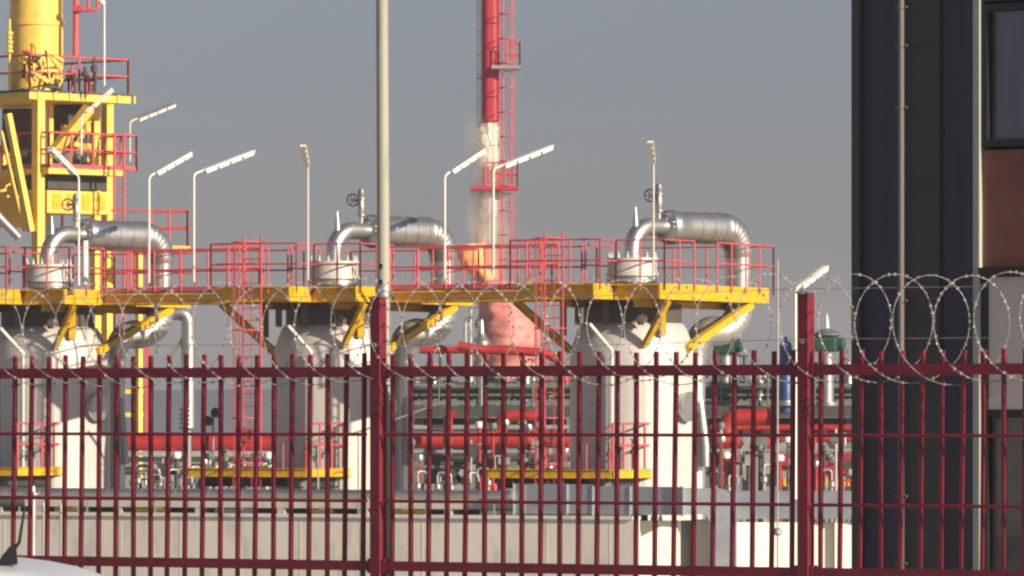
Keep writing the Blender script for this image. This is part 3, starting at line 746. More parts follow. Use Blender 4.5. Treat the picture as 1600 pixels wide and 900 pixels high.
# colour stops by height above the stack foot (map range 0-20 m, noise adds about 0.55 m)
def stop(py): return (zpy(py) - PG + .55) / 20
RED = (.48, .030, .055); WHITE = (.80, .74, .60); PINK = (.62, .12, .12); ORANGE = (.75, .26, .10)
stops = [(0., RED), (stop(520), (.60, .10, .09)), (stop(452), PINK), (stop(440), ORANGE), (stop(392), ORANGE), (stop(380), (.62, .54, .46)), (stop(305), (.66, .58, .50)), (stop(296), PINK), (stop(270), PINK), (stop(262), WHITE), (stop(200), WHITE), (stop(194), RED)]
cr.elements[0].position = 0; cr.elements[0].color = (*stops[0][1], 1)
cr.elements[1].position = stops[-1][0]; cr.elements[1].color = (*stops[-1][1], 1)
for p_, c_ in stops[1:-1]:
    e = cr.elements.new(p_); e.color = (*c_, 1)
prof = [(.42, 0), (.42, zpy(440) - PG), (.36, zpy(425) - PG)]
z = zpy(415) - PG; zt = zpy(-120) - PG
while z < zt: prof.append((.325 + random.uniform(-.012, .012) * (z < zpy(190) - PG), z)); z += .35
m = MB(); m.lathe((fx0, FD, PG), prof, 32); m.build('shaft', bm_, fs0)
m = MB(); o = Vector((fx0 - .42, FD - .25, 0))
for k in range(2): m.tube([o + Vector((.10 * k - .05, 0, zpy(200))), o + Vector((.10 * k - .05, 0, zpy(-120)))], .018, 6)
zz = zpy(195)
while zz < zpy(-120): m.bar(o + Vector((-.07, 0, zz)), o + Vector((.35, .2, zz)), .05, .03); zz += .85
m.build('cable_tray', M['dark_steel'], fs0)
m = MB(); o = Vector((fx0 + .62, FD - .35, 0)); h2 = Vector((.16, 0, 0)); zb, zt2 = zpy(470), zpy(-120)
for s in (-1, 1): m.tube([o + h2 * s + UP * zb, o + h2 * s + UP * zt2], .03, 6)
zz = zb
while zz < zt2: m.tube([o - h2 + UP * zz, o + h2 + UP * zz], .016, 5); zz += .3
m.build('ladder', M['rail_red'], fs0)
m = MB(); zz = zb + .6
while zz < zt2:
    m.tube([o + UP * zz + Vector((-.3 * math.cos(a), -.05 - .5 * math.sin(a), 0)) for a in [math.pi * i / 8 for i in range(9)]], .02, 5)
    m.tube([Vector((fx0 + .2, FD, zz)), o + UP * zz], .025, 5); zz += .9
for a in (.3, 1.0, 2.1, 2.8):
    q = o + Vector((-.3 * math.cos(a), -.05 - .5 * math.sin(a), 0)); m.tube([q + UP * zb, q + UP * zt2], .014, 5)
m.build('ladder_cage', M['rail_red'], fs0)
for (py, x0, x1) in ((104, 768, 814), (292, 735, 810)):
    dz = zpy(py); xa, xb = P(x0, 0, FD).x, P(x1, 0, FD).x
    m = MB(); m.box(((xa + xb) / 2, FD - .1, dz - .06), xb - xa, 1.5, .12); po = m.build('rest_platform', M['galv'] if py < 200 else M['stack_red'], fs0)
    r = MB(); rail_mesh(r, [Vector((xa + .55, FD - .8, 0)), Vector((xb - .04, FD - .8, 0)), Vector((xb - .04, FD + .6, 0)), Vector((xa + .55, FD + .6, 0))], dz, h=.86, sp=.3, r=.03, toe=False); r.build('railing', M['rail_red'], po)

from mathutils import noise as mnoise
def lump(name, rows, m_, amp, parent, D=FD, fq=2.2):
    mb = MB(); seg = 28; rings = []
    for (q0, q1) in zip(rows, rows[1:]):
        for k in range(10):
            t = k / 10; rings.append([q0[i] + (q1[i] - q0[i]) * t for i in range(3)])
    rings.append(list(rows[-1])); vs = []
    for py, px, r_ in rings:
        c = P(px, py, D)
        for k in range(seg):
            a = 2 * math.pi * k / seg; dv = Vector((math.cos(a), math.sin(a), 0))
            q = c + dv * r_; n_ = mnoise.noise(q * fq) + .6 * mnoise.noise(q * fq * 2.7)
            vs.append(q + dv * (amp * n_) + UP * (amp * .8 * mnoise.noise(q * 5.1)))
    n_ = len(rings)
    mb.add(vs, [(i * seg + k, i * seg + (k + 1) % seg, (i + 1) * seg + (k + 1) % seg, (i + 1) * seg + k) for i in range(n_ - 1) for k in range(seg)], True)
    mb.add(vs[:seg], [tuple(range(seg))]); mb.add(vs[-seg:], [tuple(range(seg))[::-1]])
    return mb.build(name, m_, parent)
smear_w = mat('white stack smear', (.86, .80, .66), .9, var=.12, scale=2.5); smear_g = mat('grey cream stack smear', (.56, .47, .40), .9, var=.2, scale=2); smear_o = mat('orange stack smear', (.92, .40, .16), .85, var=.2, scale=2)  # colours of the heat shimmer smears on the stack
lump('white_smear', [(263, 762, .30), (255, 762, .38), (225, 763, .39), (203, 763, .37), (193, 765, .33)], smear_w, .075, fs0, FD, 4.0)  # lumpy sleeves added to imitate heat shimmer, not parts of the stack
lump('cream_smear', [(384, 757, .36), (360, 759, .33), (330, 761, .33), (308, 762, .35), (298, 764, .30)], smear_g, .075, fs0, FD, 3.6)
lump('orange_smear', [(438, 762, .34), (428, 752, .42), (408, 738, .46), (394, 733, .52), (382, 732, .42)], smear_o, .09, fs0, FD - .5)
lump('red_flare_base', [(600, 794, 1.1), (555, 796, 1.2), (530, 796, 1.12), (505, 793, .98), (478, 786, .78), (452, 776, .52), (438, 768, .36)], M['base_pink'], .20, fs0, FD - 1.2, 1.3)  # flared base of the stack, outline made ragged like heat shimmer
m = MB(); m.tube([P(742, 390, FD - .4), P(766, 380, FD)], .2, 12); m.build('smear_link', smear_o, fs0)  # added stub joining the orange smear to the shaft
# pale mist added to blur the lower stack like heat shimmer
st = MB(); st.lathe((fx0 - .08, FD, 0), [(.7, zpy(450)), (1.4, zpy(420)), (1.5, zpy(300)), (1.4, zpy(210)), (.8, zpy(150))], 24)
sm = bpy.data.materials.new('thin steam'); sm.use_nodes = True; n = sm.node_tree; n.nodes.remove(n.nodes['Principled BSDF'])
tc = n.nodes.new('ShaderNodeTexCoord'); mp = n.nodes.new('ShaderNodeMapping'); mp.inputs['Scale'].default_value = (1, 1, .45)
no = n.nodes.new('ShaderNodeTexNoise'); no.inputs['Scale'].default_value = 1.1; no.inputs['Detail'].default_value = 4
n.links.new(tc.outputs['Object'], mp.inputs[0]); n.links.new(mp.outputs[0], no.inputs['Vector'])
sp_ = n.nodes.new('ShaderNodeSeparateXYZ'); n.links.new(tc.outputs['Object'], sp_.inputs[0])
cx = n.nodes.new('ShaderNodeCombineXYZ'); n.links.new(sp_.outputs[0], cx.inputs[0]); n.links.new(sp_.outputs[1], cx.inputs[1])
ln_ = n.nodes.new('ShaderNodeVectorMath'); ln_.operation = 'LENGTH'; n.links.new(cx.outputs[0], ln_.inputs[0])
m1 = n.nodes.new('ShaderNodeMath'); m1.operation = 'MULTIPLY_ADD'; m1.inputs[1].default_value = -.80; m1.inputs[2].default_value = .33; n.links.new(ln_.outputs['Value'], m1.inputs[0])
m2 = n.nodes.new('ShaderNodeMath'); m2.operation = 'ADD'; n.links.new(m1.outputs[0], m2.inputs[0]); n.links.new(no.outputs[0], m2.inputs[1])
m3 = n.nodes.new('ShaderNodeMapRange'); m3.inputs[1].default_value = .22; m3.inputs[2].default_value = .75; m3.inputs[4].default_value = SHIMMER; n.links.new(m2.outputs[0], m3.inputs[0])
fz = n.nodes.new('ShaderNodeMapRange'); fz.inputs[1].default_value = zpy(178) - PG; fz.inputs[2].default_value = zpy(250) - PG; fz.inputs[3].default_value = 0; fz.inputs[4].default_value = 1; n.links.new(sp_.outputs[2], fz.inputs[0])
m4 = n.nodes.new('ShaderNodeMath'); m4.operation = 'MULTIPLY'; n.links.new(m3.outputs[0], m4.inputs[0]); n.links.new(fz.outputs[0], m4.inputs[1]); m3 = m4
pv = n.nodes.new('ShaderNodeVolumePrincipled'); pv.inputs['Color'].default_value = (.97, .89, .84, 1); n.links.new(m3.outputs[0], pv.inputs['Density'])
n.links.new(pv.outputs[0], n.nodes['Material Output'].inputs['Volume'])
st_o = st.build('shimmer_mist', sm); st_o.data.transform(Matrix.Translation(st_o.location - Vector((fx0 - .08, FD, PG)))); st_o.location = (fx0 - .08, FD, PG)
tag(st_o, 'thin ragged pale mist, added as heat shimmer, around the lower flare stack', 'shimmer_mist', kind='stuff')

# ------------------------------------------------------------------ yellow tower on the left
TD = 180; tU, tV = axes(45)
def Q(px, py, dd=0.): return P(px, py, TD + dd)
corner = Q(46, 0); cz = lambda py, dd=0.: EYE + (650 - py) * 1e-4 * (TD + dd)
tw = thing('yellow_tower', 'tall yellow steel tower with pink railed decks and a fat yellow column on top', 'tower', (corner.x, corner.y, PG))
def tl(a, b_, z): return Vector((corner.x, corner.y, 0)) - tU * a + tV * b_ + UP * z   # a: along the left face, b: along the right face
colc = Q(57, 0, 2.2)
m = MB(); m.lathe((colc.x, colc.y, 0), [(.76, cz(150)), (.76, cz(33)), (.80, cz(33)), (.80, cz(26)), (.75, cz(26)), (.73, cz(-140))], 40); m.build('column', M['tower_yellow'], tw)
def deck(a, b_, z, h, name='deck'):
    m = MB(); pp = [tl(0, 0, 0), tl(a, 0, 0), tl(a, b_, 0), tl(0, b_, 0)]; m.prism([(p.x, p.y) for p in pp], z - h, z); return m.build(name, M['tower_yellow'], tw)
z1 = cz(141); LB = 3.8
deck(5, LB, z1 - .04, .20)
g_ = MB(); g_.prism([(p.x, p.y) for p in [tl(-.02, -.02, 0), tl(5, -.02, 0), tl(5, LB + .02, 0), tl(-.02, LB + .02, 0)]], z1 - .038, z1 + .03); g_.build('grating', M['grating'], tw)
r = MB(); rail_mesh(r, [tl(4.9, .05, 0), tl(.05, .05, 0), tl(.05, LB - .05, 0), tl(4.9, LB - .05, 0)], z1, h=1.0, sp=2.0, r=.035, toe=False); r.build('railing', M['rail_red'], tw)
for i in range(7):
    m = MB(); m.hexa(tl(-.03, .3 + .6 * i, z1 - .14), tV * .03, tU * .03, UP * .11); m.build('stiffener', M['tower_yellow'], tw)
def leg(px0, py0, px1, py1, dd, w, name='leg', ib=True):
    m = MB(); a, b_ = Q(px0, py0, dd), Q(px1, py1, dd)
    if ib: m.bar(a, b_, w * .72, w * .72, tV)
    else: m.bar(a, b_, w, w, tU)
    return m.build(name, M['tower_yellow'], tw)
leg(60, 155, 58, 970, .3, .36); leg(148, 155, 150, 600, 3.5, .30); leg(168, 155, 168, 600, 4.0, .34); leg(78, 155, 76, 700, 2.2, .20)
leg(-70, 155, -70, 970, 3.5, .36)
leg(140, 168, 82, 240, .8, .26, 'brace', False); leg(12, 178, 48, 362, .2, .24, 'brace'); leg(2, 205, 38, 362, .6, .09, 'brace')
leg(150, 165, 100, 262, 3.3, .14, 'brace', False); leg(88, 160, 140, 262, 3.9, .12, 'brace', False)
# mid deck
z2 = cz(262); 
def xdeck(px0, px1, py, h, dd, dep, name='deck', m_='tower_yellow'):
    a, b_ = Q(px0, py, dd), Q(px1, py, dd); m = MB(); c = (a + b_) / 2
    u = (b_ - a).normalized(); m.hexa(c + Vector((0, dep / 2, -h / 2)), u * (b_ - a).length / 2, Vector((0, dep / 2, 0)), UP * h / 2); return m.build(name, M[m_], tw)
m = MB(); A0 = Q(76, 0, 0); pp = [A0, A0 + tV * 2.85, A0 + tV * 2.85 - tU * 2.2, A0 - tU * 2.2]; m.prism([(p.x, p.y) for p in pp], z2 - .16, z2); m.build('deck', M['tower_yellow'], tw)
r = MB(); rail_mesh(r, [A0 - tU * 2.0, A0 + tU * .02, A0 + tV * 3.3, A0 + tV * 3.3 - tU * 2], z2, h=1.0, sp=.75, r=.032, toe=True); r.build('railing', M['rail_red'], tw)
m = MB(); o = Q(186, 0, 1.2)
for s in (-.14, .14): m.tube([Vector((o.x + s, o.y, cz(205))), Vector((o.x + s, o.y, cz(640)))], .035, 6)
zz = cz(640)
while zz < cz(210): m.tube([Vector((o.x - .14, o.y, zz)), Vector((o.x + .14, o.y, zz))], .018, 5); zz += .3
m.build('ladder', M['rail_red'], tw)
# machine housing under the mid deck
m = MB(); A1 = Q(74, 0, .5); c = A1 + tV * 1.2 - tU * .6; m.hexa(Vector((c.x, c.y, (cz(296) + cz(332)) / 2)), tV * 1.2, tU * .6, UP * (cz(296) - cz(332)) / 2); mo = m.build('machine_housing', M['tower_yellow'], tw, .03)
for i in range(4):
    m = MB(); m.hexa(A1 + tU * .015 + tV * (.35 + .55 * i) + UP * ((cz(313)) - A1.z), tV * .16, tU * .012, UP * .22); m.build('hatch', M['yellow'], mo)
m = MB(); m.hexa(Vector((c.x, c.y, (cz(270) + cz(295)) / 2)), tV * 1.1, tU * .5, UP * .2); m.build('dark_gap_block', M['dark_steel'], tw)  # dark block added for the shaded gap above the housing
# low deck with side cage
z3 = cz(380); B0 = Q(100, 0, -.5); 
m = MB(); B1 = Q(231, 0, 2.5); m.hexa(Vector(((B1.x + Q(294, 0, 2.5).x) / 2, B1.y + .8, z3 - .1)), Vector((.57, 0, 0)), Vector((0, .8, 0)), UP * .1); m.build('deck', M['tower_yellow'], tw)
r = MB(); rail_mesh(r, [Q(97, 0, 2.3), Q(236, 0, 2.5)], z3 , h=1.0, sp=1.2, r=.034, toe=False); rail_mesh(r, [Q(236, 0, 2.5), Q(293, 0, 2.5), Q(293, 0, 4.0), Q(236, 0, 4.0)], z3, h=1.0, sp=.45, r=.032, toe=False); r.build('railing', M['rail_red'], tw)
# column lower down through the walkway
leg(217, 380, 217, 760, .5, .15, 'leg', False)
for py in (612, 648): leg(188, py, 224, py, .6, .12, 'cross_beam', False)
m = MB(); m.bar(Q(230, 540, .8), Q(230, 680, .8), .12, .12); m.build('red_post', M['rail_red'], tw)
m = MB(); m.lathe(Q(-8, 0, 5) - UP * Q(-8, 0, 5).z, [(.95, cz(355, 5)), (.95, cz(240, 5)), (.3, cz(228, 5))], 32); m.build('drum', M['tower_yellow'], tw)
m = MB(); m.tube([Q(-20, 318, -3), Q(4, 345, -3), Q(30, 372, -3)], .12, 14); m.build('slanted_pipe', M['alu'], tw)
# mast and fittings above the deck
m = MB(); m.tube([Q(118, 88, 1.5), Q(119, -60, 1.5)], .085, 12); m.build('mast', M['rail_red'], tw)
m = MB()
m.tube(bendpath([Q(138, -60, 1.4), Q(138, 15, 1.4), Q(153, 17, 1.4), Q(152, -2, 1.4)], .1), .04, 8); m.tube([Q(113, 17, 1.4), Q(145, 15, 1.4)], .055, 8)
m.box(Q(122, 13, 1.4), .3, .2, .16, 10); m.build('mast_bracket', M['rail_red'], tw)
rr = random.Random(5)
for i in range(20):
    px = rr.uniform(38, 94); py = rr.uniform(84, 138); m = MB(); p = Q(px, py, rr.uniform(.2, .9)); k = rr.randint(0, 2); r_ = rr.uniform(.03, .065)
    ax = Vector((rr.uniform(-1, 1), rr.uniform(-.6, .6), rr.uniform(-.7, .9))).normalized()
    m.lathe(p, [(r_, -.22), (r_, -.08), (r_ * 1.7, -.07), (r_ * 1.7, -.01), (r_, 0), (r_ * .8, .22)], 12, ax); m.build('fitting', M[('tower_yellow', 'dark_brown', 'tower_yellow', 'rail_red', 'dark_steel')[i % 5]], tw)
    if k == 0:
        m = MB(); m.tube([p, p + ax * .5, Vector((p.x, p.y, z1)) + ax * .3], .035, 8); m.build('fitting_pipe', M['tower_yellow'], tw)
for i in range(12):
    px = rr.uniform(98, 150); m = MB(); p = Q(px, 0, rr.uniform(.8, 1.8)); hgt = rr.uniform(.3, 1.0); p = Vector((p.x, p.y, z1))
    m.lathe(p, [(.03, 0), (.03, hgt * .6), (.09, hgt * .62), (.09, hgt * .8), (.04, hgt * .82), (.04, hgt)], 10); m.build('instrument', M['dark_steel'] if i % 3 else M['rail_red'], tw)
for i in range(5):
    m = MB(); p = Q(15, 52 + 7 * i, .6); m.lathe(p, [(.05, -.06), (.10 - .02 * (i % 2), -.03), (.10 - .02 * (i % 2), .03), (.05, .06)], 12); m.build('insulator', M['tower_yellow'], tw)
m = MB(); m.tube([Q(15, 30, .6), Q(15, 140, .6)], .035, 8); m.build('rod', M['tower_yellow'], tw)
m = MB(); p = Q(108, 210, 3.6); m.box(p, .95, .5, 1.65, 20); m.build('machine_casing', M['dark_brown'], tw, .04)
m = MB(); p = Q(28, 235, 4.5); m.box(p, .8, .5, 2.4, 20); m.build('machine_casing', M['dark_brown'], tw, .04)
for i in range(26):
    px = rr.uniform(80, 140); py = rr.uniform(172, 258); m = MB(); p = Q(px, py, 2.4 + rr.uniform(-.3, .5)); m.box(p, rr.uniform(.08, .35), .2, rr.uniform(.06, .4), rr.uniform(0, 60)); m.build('machine_block', M[('dark_steel', 'tower_yellow', 'mid_steel', 'galv')[i % 4]], tw)
lamp(163, 134, (163, 8), (153, -8), 181.5, 'thin white lamp post on the top deck of the yellow tower', .2)

# silver inverted-U pipe right of the left vessel, and a white stub
m = MB(); D = 172; m.tube(bendpath([P(238, 492, D), P(294, 488, D), P(294, 668, D)], .32, 10), .19, 20)
so1 = thing('bent_pipe', 'silver pipe bent down like a crook right of the left vessel', 'pipe', P(294, 668, D)); m.build('run', M['alu'], so1)
m = MB(); 
for k in range(5): m.lathe(P(292, 640 + 7 * k, D), [(.20, -.04), (.215, 0), (.20, .04)], 20)
m.build('ribbed_end', M['alu'], so1); m = MB(); m.bar(P(262, 560, D), P(288, 528, D), .12, .12); m.build('strut', M['alu_dark'], so1)
m = MB(); p = P(297, 0, D); m.tube([P(292, 668, D), Vector((P(292, 0, D).x, D, PG))], .12, 12); m.build('stand', M['grey_steel'], so1)
m = MB(); a = P(133, 445, 160); m.tube([a, P(133, 376, 160)], .075, 14)
tag(m.build('stub_pipe', M['white']), 'short white upright pipe on the left platform under the looping pipe', 'pipe')

# ------------------------------------------------------------------ bund wall, pipe and ducts
wc = P(990, 812, 147.3)
WT = wc.z
wl = thing('bund_wall', 'long shaded concrete wall below the silver pipe', 'wall', (wc.x, wc.y, PG))
m = MB(); a = Vector((wc.x, wc.y, 0)); e_ = a - U * 26
m.prism([(p.x, p.y) for p in (a, e_, e_ + V * .35, a + V * .35)], PG, WT); m.build('wall_face', M['wall'], wl)
m = MB(); m.prism([(p.x, p.y) for p in (a - V * .07, e_ - V * .07, e_ + V * .4, a + V * .4)], WT + .0, WT + .075); m.build('coping', M['wall'], wl)
for i in range(16):
    q = a - U * (1.6 * i + .6) ; k = MB(); k.hexa(q - V * .004 + UP * (PG + WT) / 2, U * .012, V * .003, UP * (WT - PG) / 2); k.build('panel_joint', M['grey_steel'] if False else M['wall'], wl)
# trough on feet above the coping
tr = thing('cable_trough', 'pale concrete cable trough on short feet behind the silver pipe', 'trough', a - U * 8 + V * .7 + UP * WT)
m = MB(); t0, t1 = a - U * .4 + V * .75, a - U * 25 + V * .75
m.prism([(p.x, p.y) for p in (t0, t1, t1 + V * .5, t0 + V * .5)], WT + .20, WT + .52); m.build('channel', M['wall'], tr)
for i in range(22):
    q = t0 - U * (.3 + 1.1 * i) ; m = MB(); m.hexa(q + V * .25 + UP * (WT + .04), U * .10, V * .24, UP * .155); m.build('foot', M['wall'], tr)
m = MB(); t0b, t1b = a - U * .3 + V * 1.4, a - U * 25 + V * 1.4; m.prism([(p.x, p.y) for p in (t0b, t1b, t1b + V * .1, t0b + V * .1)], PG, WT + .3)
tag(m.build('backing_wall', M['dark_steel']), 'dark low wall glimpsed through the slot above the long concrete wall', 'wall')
for i in range(9):
    m = MB(); q = a - U * (1.4 + 2.3 * i) + V * .55; m.hexa(q + UP * (WT + .125), U * random.uniform(.2, .55), V * .06, UP * .05)
    tag(m.build('marker_plate', M['yellow'] if i % 3 != 1 else M['galv']), 'small flat plate lying on the wall top under the silver pipe', 'plate', 'plates on the long wall')
# silver pipe along the wall top
sp = thing('silver_pipe', 'long level silver pipe running along the top of the concrete wall', 'pipe', a - U * 9 + UP * WT)
ps, pe = P(800, 772, 148.6), None
def along(px, off=.30):      # point on line a - U*s + V*off at pixel px
    k = (px - 800) * 1e-4; o = a + V * off; s = (o.x - k * o.y) / (U.x - k * U.y); return o - U * s
z_p = EYE - (772 - 650) * 1e-4 * along(560).y
m = MB(); m.tube([along(800) + UP * (z_p - 0), along(-60) + UP * z_p], .105, 20); m.build('run', M['alu'], sp)
for px in range(10, 800, 53):
    m = MB(); q = along(px) + UP * z_p; m.lathe(q, [(.112, -.02), (.112, .02)], 20, U); m.build('collar', M['alu'], sp)
    if (px // 53) % 2 == 0:
        m = MB(); q = along(px + 20); m.bar(q + UP * (WT + .07), q + UP * (z_p - .09), .035, .035, V); m.build('support', M['galv'], sp)
# rectangular ducts
dc = thing('metal_duct', 'grey rectangular sheet metal duct in flanged sections above the wall', 'duct', along(960) + UP * WT)
DZ0, DZ1 = EYE - (804 - 650) * 1e-4 * 148.3, EYE - (756 - 650) * 1e-4 * 148.3
def fr(px, D): return P(px, 0, D)
Dd = 147.75
def ductbox(px0, px1, z0, z1, D, dep, m_='duct', name='section'):
    m = MB(); x0, x1 = fr(px0, D).x, fr(px1, D).x; sl_ = -.466 if px0 < 1066 else -.10
    def y(x): return D + sl_ * (x - fr(990, D).x)
    m.prism([(x0, y(x0)), (x1, y(x1)), (x1, y(x1) + dep), (x0, y(x0) + dep)], z0, z1); return m.build(name, M[m_], dc, .008)
secs = [802, 818, 886, 926, 984, 1066]
for i in range(len(secs) - 1):
    j = .012 * ((i * 7) % 3 - 1); ductbox(secs[i] + .6, secs[i + 1] - .6, DZ0 + j, DZ1 + j - .016 * i, Dd, .8)
for px in secs: ductbox(px - .9, px + .9, DZ0 - .03, DZ1 + .02 - .014 * secs.index(px), Dd - .045, .89, 'flange', 'flange')
# elbow turning down
m = MB(); x0, x1 = fr(1067, Dd).x, fr(1151, Dd).x; xi = fr(1112, Dd).x; r_ = .45
ol = [(x0, DZ1 - .1)] + [(x1 - r_ + r_ * math.sin(t_), DZ1 - .1 - r_ + r_ * math.cos(t_)) for t_ in [math.pi / 2 * i / 8 for i in range(9)]] + [(x1, PG), (xi, PG), (xi, DZ0 - .25), (xi - .14, DZ0 + .02), (x0, DZ0)]
n = len(ol); yb = Dd - .14
m.add([Vector((x, yb, z_)) for x, z_ in ol] + [Vector((x, yb + .8, z_)) for x, z_ in ol], [tuple(range(n)), tuple(range(n, 2 * n))[::-1]] + [(i, (i + 1) % n, n + (i + 1) % n, n + i) for i in range(n)]); m.build('drop_elbow', M['duct'], dc)
ductbox(1140, 1312, DZ0 - .10, DZ1 - .17, Dd + .9, .8); ductbox(1313, 1420, DZ0 - .10, DZ1 - .17, Dd + .9, .8)
ductbox(1311.2, 1313.8, DZ0 - .13, DZ1 - .14, Dd + .86, .9, 'flange', 'flange')
for px in (880, 1000, 1060, 1300):
    ductbox(px, px + 5, WT + .08, DZ0 - .03 - (.1 if px > 1200 else 0), Dd + .3 + (.8 if px > 1200 else 0), .1, 'dark_steel', 'support')
# bright wall to the right of the corner
bw = thing('cream_wall', 'bright cream wall in full sun left of the dark building', 'wall', (P(1150, 0, 147.9).x, 147.9, PG))
wz = EYE - (814 - 650) * 1e-4 * 147.9
def bwseg(px0, px1, D, dz, m_, name, sl_=.2):
    m = MB(); x0, x1 = fr(px0, D).x, fr(px1, D).x
    m.prism([(x0, D), (x1, D + sl_ * (x1 - x0)), (x1, D + sl_ * (x1 - x0) + .5), (x0, D + .5)], PG, wz + dz); return m.build(name, M[m_], bw)
bwseg(990.6, 1063, 147.95, .0, 'wall_white', 'wall_face'); bwseg(1064, 1080, 148.3, 0.0, 'grey_steel', 'recess', .3); bwseg(1080.5, 1106, 148.05, .03, 'wall', 'pier'); bwseg(1106.5, 1304, 147.95, -.04, 'wall_white', 'wall_face'); bwseg(1304.5, 1460, 148.3, -.03, 'wall_white', 'wall_face')
for px in (1000, 1020, 1032):
    m = MB(); q = P(px, 806, 148.2); m.lathe(Vector((q.x, q.y, wz)), [(.05, 0), (.05, .08), (.03, .1), (.03, .16)], 10)
    tag(m.build('pipe_stub', M['white']), 'small white pipe stub on the sunlit wall under the duct', 'pipe', 'pipe stubs on the bright wall')
# standpipes before the wall at the left
for i, (px, r_, ytop, lab) in enumerate(((51, .085, 775, 'thick grey standpipe before the concrete wall above the white car'), (68, .03, 800, 'thin grey standpipe with a small tap, middle of the three above the white car'), (95, .03, 802, 'thin grey standpipe right of the other standpipes above the white car'))):
    t = thing('standpipe', lab, 'pipe', Vector((P(px, 0, 146).x, 146, PG)), 'standpipes above the white car')
    m = MB(); p = P(px, ytop, 146); m.tube([Vector((p.x, p.y, PG)), p], r_, 12); m.build('pipe', M['galv'], t)
    m = MB(); m.lathe(p, [(r_ * 1.2, 0), (r_ * 2.0, .03), (r_ * 2.0, .07), (r_, .1), (r_ * .8, .22)], 12); m.build('tap', M['alu_dark'], t)
m = MB(); m.tube([P(-30, 783, 147.5), P(38, 783, 147.5)], .13, 12); tag(m.build('dark_pipe', M['dark_steel']), 'short dark pipe under the silver pipe at the left frame edge', 'pipe')
m = MB(); m.tube([Vector((P(1215, 0, 120).x, 120, ground_z(120))), P(1215, 405, 120)], .018, 8)
ms = thing('wire_mast', 'thin pale upright rod just left of the right fence post', 'mast', Vector((P(1215, 0, 120).x, 120, ground_z(120)))); m.build('rod', M['galv'], ms)
m = MB(); m.lathe(P(1215, 832, 120), [(.04, -.06), (.08, -.02), (.08, .05), (.04, .09)], 12); m.build('clamp', M['galv'], ms)
m = MB(); m.lathe(P(1215, 683, 120), [(.03, -.02), (.06, 0), (.03, .02)], 10); m.build('ring', M['galv'], ms)

# ------------------------------------------------------------------ process deck, motors and pipes behind the vessels
BD = 184
def Bq(px, py, dd=0.): return P(px, py, BD + dd)
sk = thing('pipe_rack', 'dark steel pipe rack deck behind the middle and right vessels', 'pipe rack', Vector((Bq(980, 0).x, BD, PG)))
def slab(px0, px1, py0, py1, dd, dep, m_, name, parent=sk):
    m = MB(); a_, b_ = Bq(px0, py0, dd), Bq(px1, py1, dd); m.box(((a_.x + b_.x) / 2, BD + dd + dep / 2, (a_.z + b_.z) / 2), abs(b_.x - a_.x), dep, abs(a_.z - b_.z)); return m.build(name, M[m_], parent)
slab(612, 1420, 634, 652, 0, 5, 'dark_steel', 'deck')
slab(612, 1420, 626, 633, .5, .1, 'mid_steel', 'kick_plate')
slab(640, 885, 653, 756, 4.2, .3, 'dark_steel', 'dark_backdrop'); slab(1100, 1240, 653, 680, 4.2, .3, 'dark_steel', 'dark_backdrop'); slab(1108, 1150, 680, 770, 3, .3, 'dark_steel', 'dark_backdrop')  # dark sheets added to give the shaded inside below the deck
slab(1240, 1420, 653, 678, 2.2, .3, 'dark_steel', 'dark_backdrop')  # one more dark sheet standing in for shade below the deck
for px in (655, 700, 742, 800, 868, 905, 1000, 1100, 1168, 1200, 1330):
    m = MB(); p = Bq(px, 653, 1.0); m.ibeam(Vector((p.x, p.y, PG)), p, .3, .3, .04); m.build('column', M['grey_steel'] if px in (742, 1168, 1200) else M['mid_steel'], sk)
for (a_, b_) in (((1140, 712), (1185, 770)), ((1150, 700), (1195, 702)), ((690, 720), (740, 770)), ((1285, 672), (1330, 752)), ((1120, 735), (1160, 690)), ((705, 765), (745, 700)), ((1140, 715), (1180, 712))):
    m = MB(); m.bar(Bq(*a_, .7), Bq(*b_, .7), .16, .16); m.build('brace', M['grey_steel'] if a_[0] in (1140, 1150, 705) else M['dark_steel'], sk)
r = MB(); rail_mesh(r, [Bq(612, 0, .3), Bq(1420, 0, .3)], Bq(0, 634).z, h=1.05, sp=1.3, r=.025, toe=False); r.build('railing', M['mid_steel'], sk)
m = MB(); m.tube([Bq(618, 604, .6), Bq(1400, 604, .6)], .10, 8); m.tube([Bq(618, 616, .9), Bq(1400, 616, .9)], .14, 8); m.build('header_pipe', M['mid_steel'], sk)
# left bay rack
rk = thing('low_pipe_support', 'grey steel pipe support below the red pipe, between the left and middle vessels', 'pipe support', Vector((P(300, 0, 176).x, 176, PG)))
for (py0, py1, m_) in ((706, 712, 'flange'), (714, 722, 'dark_steel')):
    m = MB(); a_, b_ = P(190, py0, 175.6), P(430, py1, 175.6); m.box(((a_.x + b_.x) / 2, 176, (a_.z + b_.z) / 2), b_.x - a_.x, .8, a_.z - b_.z); m.build('beam', M[m_], rk)
for px in (196, 262, 330, 398):
    m = MB(); p = P(px, 722, 176); m.ibeam(Vector((p.x, p.y, PG)), p, .2, .2); m.build('leg', M['grey_steel'], rk)

